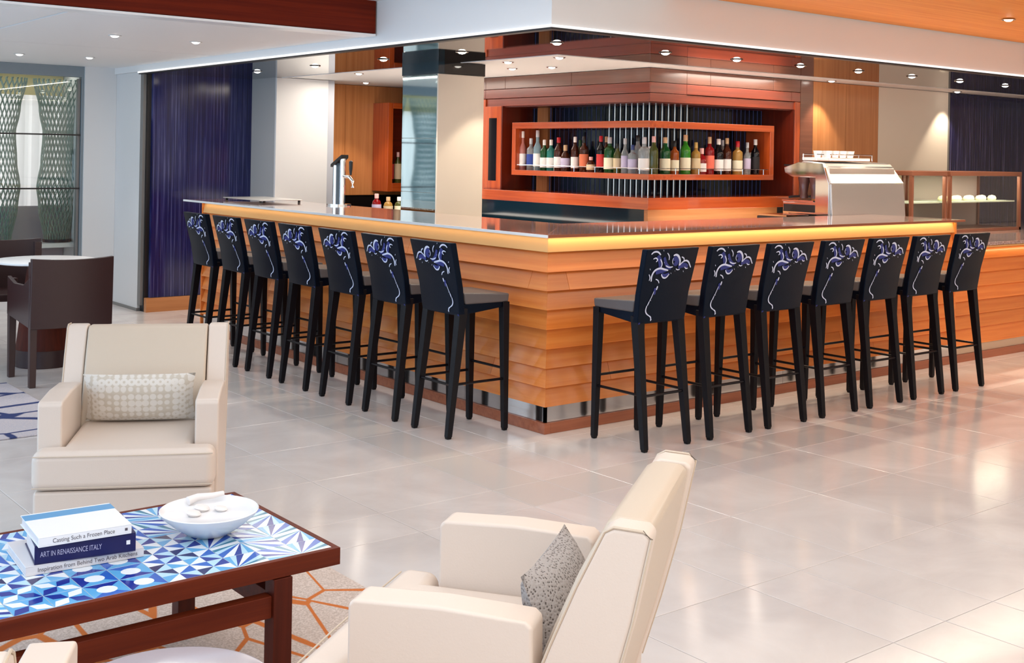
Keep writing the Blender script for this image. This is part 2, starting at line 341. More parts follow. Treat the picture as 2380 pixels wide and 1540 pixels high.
# cherry bulkhead
bk = thing('bulkhead', 'dark cherry wood bulkhead hanging below the upper ceiling', 'bulkhead', kind='structure')
obj('wood_face', BX(-6.6, -0.012, 1.80, 1.90, ZL+0.012, ZU), 'cherry_x', bk)
obj('metal_edge', BX(-6.6, -0.012, 1.795, 1.95, ZL-0.006, ZL+0.008), 'bright', bk)
# bar soffit: fascia + bright lip
sf = thing('soffit', 'white fascia wrapping the ceiling edge above the bar, with a bright lower lip', 'soffit', kind='structure')
b = bmesh.new(); box(b, 0.0, 0.05, 0.0, 9.2, ZS+0.02, ZU); box(b, 0.05, 9.9, 0.0, 0.05, ZS+0.02, ZU); obj('fascia', b, 'ceil', sf)
b = bmesh.new(); box(b, -0.012, 0.02, -0.012, 6.0, ZS+0.008, ZS+0.02); box(b, 0.02, 9.9, -0.012, 0.02, ZS+0.008, ZS+0.02); obj('edge_trim', b, 'liptrim', sf)
b = bmesh.new(); box(b, 0.0, 0.055, 0.0, 6.0, ZS-0.004, ZS+0.007); box(b, 0.055, 9.9, 0.0, 0.055, ZS-0.004, ZS+0.007); obj('shadow_gap', b, 'dark', sf)
# dark polished ceiling (L) and the white ceiling behind it
b = bmesh.new(); box(b, 0.055, 1.15, 1.28, 5.86, ZS, ZS+0.03); box(b, 0.055, 9.9, 0.055, 1.28, ZS, ZS+0.03)
struct('ceiling', b, 'mirror_ceiling', 'dark mirror-polished ceiling band above the bar counter', 'ceiling')
b = bmesh.new(); box(b, 1.165, 9.9, 1.295, 5.86, ZS+0.004, ZS+0.03); box(b, 0.06, 9.9, 0.06, 9.2, ZS+0.06, ZS+0.09)
struct('ceiling', b, 'ceil', 'white ceiling behind the dark polished band, over the bartender aisle', 'ceiling')
b = bmesh.new(); box(b, 1.15, 1.165, 1.28, 5.86, ZS-0.003, ZS+0.02); box(b, 1.165, 9.9, 1.28, 1.295, ZS-0.003, ZS+0.02)
struct('trim_1', b, 'bright', 'thin white metal strip edging the dark polished ceiling', 'trim')

# ------------------------------------------------- left end: window niche, column, blue wall
struct('column', BX(0.02, 0.52, 6.0, 6.66, 0, ZS+0.02), 'white', 'white column standing at the window end of the bar soffit', 'column', bevel=0.004)
b = bmesh.new(); box(b, 0.012, 0.5, 5.99, 6.62, 0.0, 0.028)
struct('baseboard_column', b, 'greylac', 'thin grey skirting at foot of white column', 'baseboard')
struct('trim_2', BX(0.022, 0.09, 5.93, 6.0, 0.06, ZS), 'greylac', 'grey metal edge between white column and blue glass wall', 'trim')
bw = thing('wall_end', 'navy streaked glass wall at the far end of the bar', 'wall', kind='structure')
for i in range(3):
    obj('glass_panel', BX(0.09+i*0.345, 0.09+(i+1)*0.345-0.003, 5.86, 5.9, 0.135, ZS), 'blue_glass', bw)
obj('backing', BX(0.05, 4.5, 5.9, 6.0, 0, ZS+0.02), 'dark', bw)
obj('baseboard', BX(0.05, 1.12, 5.845, 5.9, 0, 0.133), 'tan_x', bw)
struct('trim_3', BX(-0.29, 0.019, 6.62, 6.72, 0, ZL), 'white', 'white wall return between window frame and column', 'wall')
# window wall with glazed niche
b = bmesh.new(); box(b, -6.5, -0.29, 6.7, 6.78, 0, 0.34); box(b, -6.5, -4.6, 6.7, 6.78, 0.34, ZL); box(b, -0.28, 0.02, 6.73, 9.1, 0, ZL)
struct('wall_window', b, 'white', 'low white wall under the screened window', 'wall')
wn = thing('window_1', 'grey framed window with woven screens and sheer curtain behind', 'window', kind='structure')
b = bmesh.new(); box(b, -4.6, -0.26, 6.64, 6.72, 2.215, ZL); box(b, -0.315, -0.26, 6.64, 6.72, 0.34, 2.22); box(b, -4.6, -4.54, 6.64, 6.72, 0.34, 2.22); box(b, -4.6, -0.26, 6.64, 6.72, 0.32, 0.37)
obj('frame', b, mat('blue_grey_frame', lin((126, 138, 146)), 0.35), wn, bevel=0.003)
b = bmesh.new(); box(b, -0.342, -0.32, 6.66, 6.71, 0.37, 2.2); obj('inner_frame', b, 'greylac', wn)
for z in (1.655, 1.138): obj('mullion', BX(-4.54, -0.32, 6.64, 6.665, z-0.007, z+0.007), 'dark', wn)
obj('pane', BX(-4.54, -0.32, 6.68, 6.684, 0.37, 2.21), 'pane', wn)
obj('niche_shelf', BX(-4.6, -0.285, 6.78, 7.2, 0.56, 0.60), 'white', wn)
obj('half_wall', BX(-4.6, -0.285, 7.2, 7.28, 0.34, 0.945), mat('grey_lilac_wall', lin((176, 174, 184)), 0.5), wn)
b = bmesh.new(); N = 150
prev = None
for i in range(N+1):
    x = -4.6 + 4.31*i/N; y = 7.38 + 0.035*math.sin(i*1.35) + 0.012*math.sin(i*0.53)
    cur = (b.verts.new((x, y, 0.6)), b.verts.new((x, y, 2.3)))
    if prev: b.faces.new((prev[0], cur[0], cur[1], prev[1]))
    prev = cur
Mc = M['curtain']; gg = G(Mc); gg.b.inputs['Transmission Weight'].default_value = 0.0
tr = gg.n.new('ShaderNodeBsdfTranslucent'); tr.inputs[0].default_value = (0.95, 0.93, 0.93, 1); mx = gg.n.new('ShaderNodeMixShader'); mx.inputs[0].default_value = 0.65
out = [n for n in gg.n if n.type == 'OUTPUT_MATERIAL'][0]; gg.l.new(gg.b.outputs[0], mx.inputs[1]); gg.l.new(tr.outputs[0], mx.inputs[2]); gg.l.new(mx.outputs[0], out.inputs[0])
cu = tag(obj('curtain', b, 'curtain', smooth=True), 'sheer white pleated curtain hanging behind the woven screens', 'curtain')
obj('valance', BX(-4.6, -0.285, 7.28, 7.32, 2.05, 2.3), 'valance', wn)
area('daylight_behind_curtain', (-2.3, 8.3, 1.6), (-PI/2, 0, 0), 4.4, 2.0, 42, (0.95, 0.96, 1.0))
area('niche_light', (-2.3, 7., 2.27), (0, 0, 0), 4.2, 0.2, 4, (1.0, 0.95, 0.85))
def vase_r(z):   # half width of woven screen body against height
    pts = [(0.60, 0.115), (0.62, 0.12), (0.95, 0.175), (1.14, 0.195), (1.4, 0.16), (1.66, 0.145), (1.9, 0.185), (2.2, 0.245)]
    for (a, ra), (c, rc) in zip(pts, pts[1:]):
        if z <= c:
            t = max(0, (z-a)/(c-a)); t = t*t*(3-2*t); return ra+(rc-ra)*t
    return 0.245
for i, (cx, lb) in enumerate(((-0.42, 'woven metal lattice screen standing in the window, first from the column'), (-0.97, 'woven metal lattice screen standing in the window, second from the column'), (-1.52, 'woven metal lattice screen in the window, third from the column'), (-2.07, 'woven metal lattice screen in the window, fourth from the column'), (-2.62, 'woven metal lattice screen in the window, farthest from the column'))):
    if i == 0:
        t = thing('woven_screen', lb, 'screen', (cx, 6.99, 0.0), group='woven lattice screens in the window'); b = bmesh.new(); first = t
        for fam in (1, -1):
            for k in range(28):
                ph = 2*PI*k/28; pts = []
                for s in range(41):
                    z = 0.605 + 1.595*s/40; a = ph + fam*z*1.7; r = vase_r(z); pts.append((r*math.cos(a), 0.45*r*math.sin(a), z))
                tube(b, pts, 0.0052, 4)
        o = obj('lattice', b, 'screenwire', t); o['kind'] = 'stuff'
        b = bmesh.new(); lathe(b, [(0.0, 0), (0.13, 0), (0.13, 0.03), (0.0, 0.03)], 32, cz=0.6); obj('base_disc', b, 'dark_glass', t, smooth=True)
    else: dup(first, (cx, 6.99, 0.0), label=lb)

# ------------------------------------------------- service side: white column, tan end wall, bottle cabinet on end wall
c = thing('column', 'square white column behind the far end of the bar', 'column', kind='structure')
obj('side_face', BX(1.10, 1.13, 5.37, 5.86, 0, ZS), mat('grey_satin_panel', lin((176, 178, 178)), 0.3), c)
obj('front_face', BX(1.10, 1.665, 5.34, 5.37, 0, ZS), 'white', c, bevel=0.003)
obj('edge_strip', BX(1.675, 1.745, 5.36, 5.44, 0, ZS), mat('pale_lilac_metal', lin((188, 192, 202)), 0.3), c)
ew = thing('wall_service', 'tan wood veneer wall at the service end behind the beer tower', 'wall', kind='structure')
x = 1.80
for w in (0.36, 0.36):
    obj('veneer_panel', BX(x, x+w-0.003, 5.84, 5.9, 1.085, ZS), 'tan_z', ew); x += w
obj('veneer_panel', BX(2.52, 4.3, 5.84, 5.9, 1.085, ZS), 'tan_z', ew)
obj('splashback', BX(1.80, 4.3, 5.85, 5.9, 0.93, 1.085), 'black_glass', ew)
cb = thing('bottle_cabinet', 'open red-orange wood wall cabinet holding a few bottles beside the cream column', 'cabinet', (0, 0, 0))
b = bmesh.new(); box(b, 2.50, 2.56, 5.54, 5.84, 1.13, 2.06); obj('side_panel', b, 'red_z', cb, bevel=0.002)
obj('side_panel', BX(3.3, 3.36, 5.54, 5.84, 1.13, 2.06), 'red_z', cb, bevel=0.002)
obj('top_panel', BX(2.56, 3.3, 5.54, 5.84, 2.0, 2.06), 'red_x', cb, bevel=0.002)
obj('shelf', BX(2.56, 3.3, 5.54, 5.84, 1.13, 1.22), 'red_x', cb, bevel=0.002)
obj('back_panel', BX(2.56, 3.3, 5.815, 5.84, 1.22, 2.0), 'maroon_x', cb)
tag(obj('service_counter', BX(1.80, 4.3, 5.2, 5.84, 0.0, 0.95), 'black_glass', bevel=0.004), 'dark service counter under the tan wall', 'counter')

# cream column with mirror side and dark collar
c = thing('column', 'cream column behind the bar with a mirrored side and dark glass collar', 'column', kind='structure')
obj('core', BX(0.965, 1.38, 2.445, 2.92, 0, 2.145), 'warmwhite', c)
obj('front_panel', BX(0.95, 1.385, 2.43, 2.445, 0, 2.145), 'warmwhite', c)
ys_ = [0.9, 1.235, 1.655, 2.145]
for z0, z1 in zip(ys_, ys_[1:]): obj('mirror_panel', BX(0.95, 0.965, 2.447, 2.92, z0+0.002, z1-0.002), 'teal_mirror', c)
obj('mirror_panel', BX(0.95, 0.965, 2.447, 2.92, 0.0, 0.898), 'teal_mirror', c)
obj('collar_side', BX(0.944, 1.0, 2.424, 2.925, 2.146, ZS), 'dark_glass', c)
obj('collar_front', BX(1.0, 1.39, 2.424, 2.925, 2.146, ZS), 'black_glass', c)

# ================================================================== BACK BAR
bb = thing('back_bar', 'red-orange wood back bar wrapping a corner, framing the striped glass recess', 'cabinet')
BXp = 2.40; BYp = 1.62; LEN_L = 3.74; LEN_R = 4.27; DP = 0.42
def Lr(d0, d1, s0, s1, z0, z1, bm=None):      # left run, normal -X : d from face plane, s along Y
    bm = bm or bmesh.new(); box(bm, BXp+d0, BXp+d1, s0, s1, z0, z1); return bm
def Rr(d0, d1, s0, s1, z0, z1, bm=None):
    bm = bm or bmesh.new(); box(bm, s0, s1, BYp+d0, BYp+d1, z0, z1); return bm
def bandL(d, z0, z1, breaks, name='panel', mt='red_y'):
    for a, c2 in zip(breaks, breaks[1:]): obj(name, Lr(d, DP, a+0.0015, c2-0.0015, z0, z1), mt, bb, bevel=0.002)
def bandR(d, z0, z1, breaks, name='panel', mt='red_x'):
    for a, c2 in zip(breaks, breaks[1:]): obj(name, Rr(d, DP, a+0.0015, c2-0.0015, z0, z1), mt, bb, bevel=0.002)
bandL(0.0, 2.132, ZS, [BYp, 2.55, 3.45, 3.74, 5.0], mt='mocha_y'); bandR(0.0, 2.132, ZS, [BXp+DP, 3.1, 3.9, LEN_R], mt='mocha_x')
bandL(0.0, 2.048, 2.128, [BYp, 3.74, 5.0], mt='rust_y'); bandR(0.0, 2.048, 2.128, [BXp+DP, 4.15, LEN_R], mt='rust_x')
bandL(0.015, 1.977, 2.044, [BYp+0.015, 3.74], mt='rust_y'); bandR(0.015, 1.977, 2.044, [BXp+DP, LEN_R], mt='rust_x')
# corner fill between runs
for z0, z1 in ((2.132, ZS), (2.048, 2.128), (1.977, 2.044)): obj('corner_block', BX(BXp+0.006, BXp+DP-0.002, BYp+0.0, BYp+0.006, z0, z1), 'mocha_x' if z1 > 2.2 else 'rust_x', bb)
# posts, ledge
obj('post', Lr(0.0, DP, 3.50, 3.74, 1.22, 1.977), 'red_z', bb, bevel=0.002)
obj('post', Rr(0.0, DP, 4.20, LEN_R, 1.22, 2.044), 'red_z', bb, bevel=0.002)
obj('ledge', Lr(-0.03, DP, BYp-0.03, 3.74, 1.127, 1.22), 'red_y', bb, bevel=0.003)
obj('ledge', Rr(-0.03, DP, BXp+DP, LEN_R, 1.127, 1.22), 'red_x', bb, bevel=0.003)
obj('ledge', BX(BXp-0.028, BXp+DP, BYp-0.031, BYp-0.02, 1.127, 1.22), 'red_x', bb)
obj('splashback', Lr(0.02, 0.06, 1.68, 5.0, 0.95, 1.127), 'dark_glass', bb)
obj('lower_panel', Rr(0.02, 0.06, BXp+0.02, 4.0, 0.0, 1.127), 'tan_x', bb)
obj('post', Lr(0.0, DP, 3.74, 3.90, 1.127, 2.044), 'red_z', bb, bevel=0.002)
obj('side_window', Lr(0.02, DP, 3.90, 4.7, 1.127, 2.044), 'black_glass', bb)
# recess back and rods
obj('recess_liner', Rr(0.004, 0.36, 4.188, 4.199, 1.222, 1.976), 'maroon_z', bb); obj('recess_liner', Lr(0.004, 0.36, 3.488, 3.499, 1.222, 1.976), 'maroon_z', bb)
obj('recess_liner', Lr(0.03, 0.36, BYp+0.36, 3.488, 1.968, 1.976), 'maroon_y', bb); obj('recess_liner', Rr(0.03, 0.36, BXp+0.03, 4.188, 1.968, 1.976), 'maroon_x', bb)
obj('side_panel', Rr(0.0, 0.05, LEN_R+0.003, 4.45, 0.0, ZS), 'mocha_x', bb)
obj('dark_inset', Lr(-0.002, 0.01, 3.565, 3.68, 1.30, 1.87), 'black_glass', bb)
obj('recess_back', Lr(0.36, 0.38, BYp+0.36, 3.5, 1.22, 1.977), 'recess_y', bb)
obj('recess_back', Rr(0.36, 0.38, BXp+0.36, 4.2, 1.22, 1.977), 'recess_x', bb)
obj('recess_post', Lr(0.31, 0.36, 3.21, 3.36, 1.22, 1.977), 'tan_z', bb)
b = bmesh.new(); lathe(b, [(0.007, 0), (0.007, 0.757)], 8); rod = obj('rod', b, mat('glassy_rod', (0.55, 0.58, 0.58), 0.18, metal=0.9), bb, smooth=True); rod.location = (BXp+0.335, BYp+0.335, 1.22)
k = 0
for i in range(1, 8): inst(rod, bb, (BXp+0.335, BYp+0.335+i*0.068, 1.22))
for i in range(1, 7): inst(rod, bb, (BXp+0.335+i*0.075, BYp+0.335, 1.22))
b = bmesh.new(); lathe(b, [(0.003, 0), (0.003, 0.757)], 6); thin = obj('thin_rod', b, mat('navy_rod', lin((50, 56, 96)), 0.3, metal=0.6), bb, smooth=True); thin.location = (BXp+0.335, BYp+0.335+1.25, 1.22)
for i in range(1, 18):
    inst(thin, bb, (BXp+0.335, BYp+0.335+0.52+i*0.06, 1.22)); inst(thin, bb, (BXp+0.335+0.48+i*0.055, BYp+0.335, 1.22))
# floating L shelf
fs = thing('bottle_shelf', 'orange wood box shelf floating in the back bar recess and turning its corner', 'shelf')
D2 = 0.27
for z0, z1 in ((1.772, 1.826), (1.36, 1.405)):
    obj('board', BX(BXp, BXp+D2, BYp, 3.34, z0, z1), 'red_y', fs, bevel=0.002)
    obj('board', BX(BXp+D2+0.001, 3.92, BYp, BYp+D2, z0, z1), 'red_x', fs, bevel=0.002)
obj('end_panel', BX(BXp, BXp+D2, 3.29, 3.34, 1.405, 1.772), 'red_z', fs, bevel=0.002)
obj('end_panel', BX(3.87, 3.92, BYp, BYp+D2, 1.405, 1.772), 'red_z', fs, bevel=0.002)
b = bmesh.new(); tube(b, [(BXp+0.012, 3.29, 1.45), (BXp+0.012, BYp+0.012, 1.45), (3.87, BYp+0.012, 1.45)], 0.0028)
for i in range(1, 7): tube(b, [(BXp+0.012, 3.29-i*0.26, 1.405), (BXp+0.012, 3.29-i*0.26, 1.45)], 0.0025)
for i in range(0, 6): tube(b, [(BXp+0.05+i*0.27, BYp+0.012, 1.405), (BXp+0.05+i*0.27, BYp+0.012, 1.45)], 0.0025)
obj('guard_rail', b, 'chrome', fs, smooth=True)

# bottles ----------------------------------------------------------
gm = {}
def glassm(name, c, tr):
    if name not in gm: gm[name] = mat('bottle_'+name, lin(c), 0.05, trans=tr, ior=1.45)
    return gm[name]
GL = dict(clear=((222, 230, 232), 0.75), ice=((180, 214, 228), 0.6), green=((24, 90, 40), 0.35), bgreen=((60, 150, 40), 0.4), teal=((60, 160, 150), 0.5), amber=((190, 96, 30), 0.5),
          brown=((78, 34, 18), 0.25), black=((14, 12, 16), 0.0), red=((150, 18, 24), 0.35), olive=((88, 92, 40), 0.35), blue=((40, 70, 150), 0.4), pink=((216, 140, 130), 0.4), gold=((206, 160, 80), 0.5))
CAPS = dict(white=(240, 236, 232), silver=(190, 192, 198), red=(190, 24, 36), black=(18, 18, 20), tan=(206, 170, 130), pink=(232, 180, 176), gold=(196, 160, 90), green=(30, 80, 40), blue=(40, 60, 120))
LABS = dict(white=(244, 242, 240), cream=(238, 232, 206), orange=(226, 120, 82), red=(206, 50, 50), blue=(40, 66, 150), beige=(216, 196, 160), coral=(232, 110, 90), black=(26, 24, 28), lilac=(206, 196, 226))
cm = {k: mat('cap_'+k, lin(v), 0.3) for k, v in CAPS.items()}; lm = {k: mat('label_'+k, lin(v), 0.6) for k, v in LABS.items()}
def bottle(x, y, z, h, r, shape, g, cap, lab, label, group, l0=0.12, l1=0.5):
    t = thing('bottle', label, 'bottle', (x, y, z), group=group)
    if shape == 'wine': pr = [(0, 0), (r*.95, 0), (r, .02), (r, .58), (r*.9, .66), (r*.42, .76), (r*.36, .9), (r*.38, .94)]
    elif shape == 'liq': pr = [(0, 0), (r*.96, 0), (r, .02), (r, .62), (r*.93, .68), (r*.4, .75), (r*.36, .88), (r*.36, .92)]
    elif shape == 'slim': pr = [(0, 0), (r*.8, 0), (r*.85, .03), (r*.85, .5), (r*.8, .58), (r*.36, .7), (r*.32, .9), (r*.34, .93)]
    else: pr = [(0, 0), (r*1.05, 0), (r*1.1, .04), (r*1.1, .5), (r*.9, .66), (r*.45, .74), (r*.42, .84), (r*.45, .88)]
    b = bmesh.new(); lathe(b, [(a, q*h) for a, q in pr], 18); obj('glass_body', b, glassm(g, *GL[g]), t, smooth=True)
    top = pr[-1][1]*h; b = bmesh.new(); rc = pr[-1][0]*1.12; lathe(b, [(0, top-0.10*h), (rc, top-0.10*h), (rc, h-0.003), (rc*.85, h), (0, h)], 12); obj('cap', b, cm[cap], t, smooth=True)
    if lab:
        rr = pr[2][0]+0.0012; b = bmesh.new(); lathe(b, [(rr, l0*h), (rr, l1*h)], 18); obj('paper_label', b, lm[lab], t, smooth=True)
        b2 = 0
    return t
GS = 'bottles on the floating shelf of the back bar'
BL = [
 ('L',3.275,.345,.036,'slim','pink','white','white','tall bottle with pink-white label, nearest the shelf end panel by the cream column'),
 ('L',3.16,.282,.038,'liq','clear','silver','blue','clear bottle with a deep blue label, second from the end panel near the cream column'),
 ('L',3.07,.352,.042,'slim','ice','silver','white','tallest pale ice-blue bottle, third from the shelf end near the cream column'),
 ('L',2.975,.27,.037,'liq','green','white','white','dark green bottle with white cap and white label beside the ice-blue one'),
 ('L',2.885,.27,.038,'liq','teal','white','white','teal green bottle with white cap beside the dark green one'),
 ('L',2.785,.29,.04,'wine','brown','red','white','brown bottle with red cap and low white label beside the teal bottle'),
 ('L',2.695,.225,.036,'squat','brown','tan','lilac','short squat brown bottle with lilac label between taller brown ones'),
 ('L',2.572,.295,.034,'wine','brown','white','white','slim brown bottle with long white label, right after the squat lilac-labelled one'),
 ('L',2.458,.298,.038,'liq','brown','black','orange','bottle with black cap and orange label above white'),
 ('L',2.37,.128,.034,'squat','brown','pink','beige','smallest squat bottle with a beige label at the front of the shelf'),
 ('L',2.25,.302,.036,'wine','black','red','red','dark bottle with red cap and red lower label'),
 ('L',2.145,.292,.046,'liq','green','silver','cream','broad dark green bottle with large cream label near the shelf corner'),
 ('L',2.05,.24,.034,'wine','olive','black','beige','olive bottle with beige label beside the broad green one'),
 ('L',1.965,.282,.035,'slim','clear','silver','lilac','slim clear bottle with pale lilac label near the corner'),
 ('L',1.875,.23,.038,'liq','clear','blue','lilac','shorter clear bottle with blue cap near the corner'),
 ('L',1.745,.292,.046,'liq','clear','silver','white','large clear bottle with square white label standing at the shelf corner'),
 ('R',2.53,.30,.038,'wine','olive','pink',None,'olive wine bottle with pink-white foil, first past the shelf corner'),
 ('R',2.66,.295,.042,'wine','green','tan','cream','deep green bottle with cream labels, second past the shelf corner'),
 ('R',2.77,.27,.036,'liq','amber','black','cream','amber bottle with dark cap between the two green bottles'),
 ('R',2.895,.32,.043,'wine','bgreen','tan','cream','bright green bottle with large cream label'),
 ('R',3.02,.262,.038,'liq','gold','gold','beige','golden bottle beside the bright green one'),
 ('R',3.09,.215,.036,'squat','red','pink','white','short deep red bottle with white label'),
 ('R',3.185,.31,.04,'liq','red','tan','coral','red bottle with tan cap and coral label'),
 ('R',3.295,.296,.042,'wine','black','white','white','dark bottle with bright white cap and broad white label'),
 ('R',3.40,.305,.037,'wine','brown','tan','white','brown bottle with tan foil and tall white label'),
 ('R',3.535,.282,.044,'liq','gold','red','cream','clear golden bottle with red cap and wide cream label'),
 ('R',3.66,.274,.036,'slim','clear','silver','lilac','slim clear bottle with silver stopper'),
 ('R',3.765,.302,.037,'wine','black','white','black','black bottle with white foil neck at the coffee machine end of the shelf'),
]
for sd, s, h, r, shp, g, cp, lb, lab in BL:
    p = (BXp+0.075, s) if sd == 'L' else (s, BYp+0.075)
    l0, l1 = (0.1, 0.42) if lb in ('white', 'cream') else (0.15, 0.5)
    bottle(p[0], p[1], 1.405, h, r, shp, g, cp, lb, lab, GS, l0, l1)
for sd, s, h, r, shp, g, cp, lb, lab in [
 ('L',2.30,.30,.036,'wine','brown','tan','beige','brown tan-foiled bottle in the second row behind the smallest squat one'),
 ('L',2.63,.27,.036,'liq','green','green','cream','small green bottle standing in the second row behind squat brown bottle'),
 ('L',1.93,.31,.036,'wine','clear','black',None,'plain clear bottle in the second row just before the corner'),
 ('R',2.60,.22,.034,'liq','clear','white','cream','small cream-labelled bottle in the second row past the corner'),
 ('R',3.14,.25,.036,'liq','amber','gold',None,'amber bottle without label in the second row between the red ones'),
 ('R',3.47,.29,.034,'slim','clear','silver',None,'slim clear unlabelled bottle in the second row near the wide cream label'),
 ('R',3.83,.19,.034,'squat','black','white','white','small dark bottle with white label tucked at the end panel')]:
    p = (BXp+0.185, s) if sd == 'L' else (s, BYp+0.185)
    bottle(p[0], p[1], 1.405, h, r, shp, g, cp, lb, lab, GS)
for x, h, g, cp, lb, lab in ((2.61,.32,'black','red','red','dark bottle with red foil and red label in the wall cabinet'),(2.705,.325,'olive','pink','beige','wine bottle with pink foil and beige label, middle of the wall cabinet'),
                             (2.80,.31,'black','pink','white','dark wine bottle with long white label in wall cabinet'),(2.90,.24,'green','black',None,'short green bottle in the wall cabinet beside the cream column')):
    bottle(x, 5.66, 1.22, h, 0.038, 'wine', g, cp, lb, lab, 'bottles in the wall cabinet', 0.12, 0.62)

# ------------------------------------------------- right wall
rw = thing('wall_service_right', 'wall of wood veneer, cream and navy streaked glass panels behind the coffee machine', 'wall', kind='structure')
obj('veneer_panel', BX(4.465, 4.96, 1.64, 1.7, 0, ZS), 'tan_z', rw); obj('veneer_panel', BX(4.963, 5.465, 1.64, 1.7, 0, ZS), 'tan_z', rw)
obj('veneer_return', BX(4.452, 4.465, 1.62, 1.7, 0, ZS), 'tan_z', rw)
obj('cream_panel', BX(5.468, 6.655, 1.64, 1.7, 0, ZS), 'warmwhite', rw)
obj('metal_edge', BX(6.655, 6.68, 1.635, 1.7, 0, ZS), 'greylac', rw)
for i in range(6): obj('glass_panel', BX(6.683+i*0.5, 6.68+(i+1)*0.5, 1.64, 1.7, 0.9, ZS), 'blue_glass_r', rw)
obj('backing', BX(4.46, 9.9, 1.7, 1.76, 0, ZS+0.03), 'dark', rw)

# ================================================================== BAR COUNTER
bar = thing('bar_counter', 'L-shaped bar front of overlapping honey wood boards with steel kick strip', 'bar')
def fL(a, b_, s): return (a, s, b_)
def fR(a, b_, s): return (s, a, b_)
Z8 = [0.149, 0.2545, 0.3613, 0.4677, 0.5755, 0.6835, 0.789, 0.893, 1.0]
LL, RR = 4.52, 4.09
patt = [[1.3, 3.1], [0.5, 2.7], [2.0, 3.9], [1.1, 3.3], [0.75, 2.4], [1.7, 3.6], [0.17, 2.2], [1.4, 3.4]]
def run_planks(zl, par, s_end, side, s_start=None, off=0):
    for i in range(len(zl)-1):
        z0, z1 = zl[i], zl[i+1]; prof = [(0.002, z0), (0.041, z1+0.004), (0.045, z1+0.004), (0.045, z0), ]
        cuts = [c for c in patt[(i+off) % 8] if (s_start or 0)+0.1 < c < s_end-0.1]
        st = [s_start] + cuts + [s_end]
        for a, c2 in zip(st, st[1:]):
            bm = bmesh.new(); e0 = (lambda d, z: d) if a is None else a+0.001
            prism(bm, prof, e0, c2-0.001, fL if side == 'L' else fR)
            obj('plank', bm, 'plank_y' if side == 'L' else 'plank_x', par, bevel=0.0012, seg=1)
run_planks(Z8, bar, LL, 'L'); run_planks(Z8, bar, RR, 'R')
def stripL(par, d0, d1, z0, z1, s0, s1, name, mt, **k): return obj(name, BX(d0, d1, s0, s1, z0, z1), mt, par, **k)
def stripR(par, d0, d1, z0, z1, s0, s1, name, mt, **k): return obj(name, BX(s0, s1, d0, d1, z0, z1), mt, par, **k)
for i in range(6):
    a = 0.014+i*0.75; stripL(bar, 0.014, 0.03, 0.061, 0.149, a, min(a+0.748, LL), 'kick_plate', 'steel')
    a = 0.03+i*0.68; stripR(bar, 0.014, 0.03, 0.061, 0.149, a if i else 0.014, min(a+0.678, RR), 'kick_plate', 'steel')
stripL(bar, 0.0, 0.045, 0.0, 0.060, 0.0, LL, 'base_board', 'base_wood', bevel=0.002); stripR(bar, 0.0, 0.045, 0.0, 0.060, 0.045, RR, 'base_board', 'base_wood', bevel=0.002)
stripL(bar, 0.045, 0.09, 0.0, 1.085, 0.045, LL, 'core', 'tan_y'); stripR(bar, 0.045, 0.09, 0.0, 1.085, 0.09, RR, 'core', 'tan_x')
stripR(bar, 0.0, 0.8, 0.0, 1.08, RR, RR+0.02, 'end_panel', 'plank_x')
bm = bmesh.new(); prism(bm, [(0.006, 1.003), (0.022, 1.084), (0.045, 1.084), (0.045, 1.003)], lambda d, z: d, LL, fL); obj('fascia', bm, 'fascia', bar, bevel=0.002)
bm = bmesh.new(); prism(bm, [(0.006, 1.003), (0.022, 1.084), (0.045, 1.084), (0.045, 1.003)], lambda d, z: d, RR, fR); obj('fascia', bm, 'fascia', bar, bevel=0.002)
# worktop
obj('end_panel', BX(0.046, 0.78, LL+0.001, LL+0.02, 0.0, 1.084), 'plank_x', bar); obj('end_panel', BX(0.0, 0.046, LL+0.001, LL+0.012, 0.0, 1.084), 'plank_x', bar)
wt = thing('worktop', 'polished rose granite bar top running along both arms of the bar', 'worktop')
TY = 4.88
bm = bmesh.new(); prof = [(-0.012, 1.087), (-0.012, 1.100), (0.80, 1.100), (0.80, 1.087)]
prism(bm, prof, lambda d, z: d, TY, fL); obj('slab', bm, 'worktop', wt, bevel=0.002)
bm = bmesh.new(); prism(bm, prof, lambda d, z: d, 4.20, fR); obj('slab', bm, 'worktop', wt, bevel=0.002)
obj('metal_nosing', BX(-0.018, -0.0125, -0.018, TY, 1.085, 1.1005), 'bright', wt); obj('metal_nosing', BX(-0.0125, 4.2, -0.018, -0.0125, 1.085, 1.1005), 'base_wood', wt)
b = bmesh.new(); box(b, 0.09, 0.13, 0.6, 0.62, 0.9, 1.087)
# lower work deck behind the bar
tag(obj('work_deck', BX(0.95, 4.0, 0.82, 1.3, 0.0, 0.92), 'brushed', bevel=0.004), 'steel work deck behind the bar arm that ends at the pastry cases', 'counter')
# led under nosing
def strip_light(name, x0, x1, y0, y1, z, p, col, tilt):
    l = bpy.data.lights.new(name, 'AREA'); l.shape = 'RECTANGLE'; l.size = max(x1-x0, 0.01); l.size_y = max(y1-y0, 0.01); l.energy = p; l.color = col
    o = bpy.data.objects.new(name, l); COL.objects.link(o); o.location = ((x0+x1)/2, (y0+y1)/2, z); o.rotation_euler = tilt
AMB = (1.0, 0.72, 0.38)
strip_light('led_strip_left', -0.009, 0.003, 0.0, 4.5, 1.0845, 1.0, AMB, (0, 0, 0))
strip_light('led_strip_right', 0.0, 4.08, -0.009, 0.003, 1.0845, 2.6, AMB, (0, 0, 0))
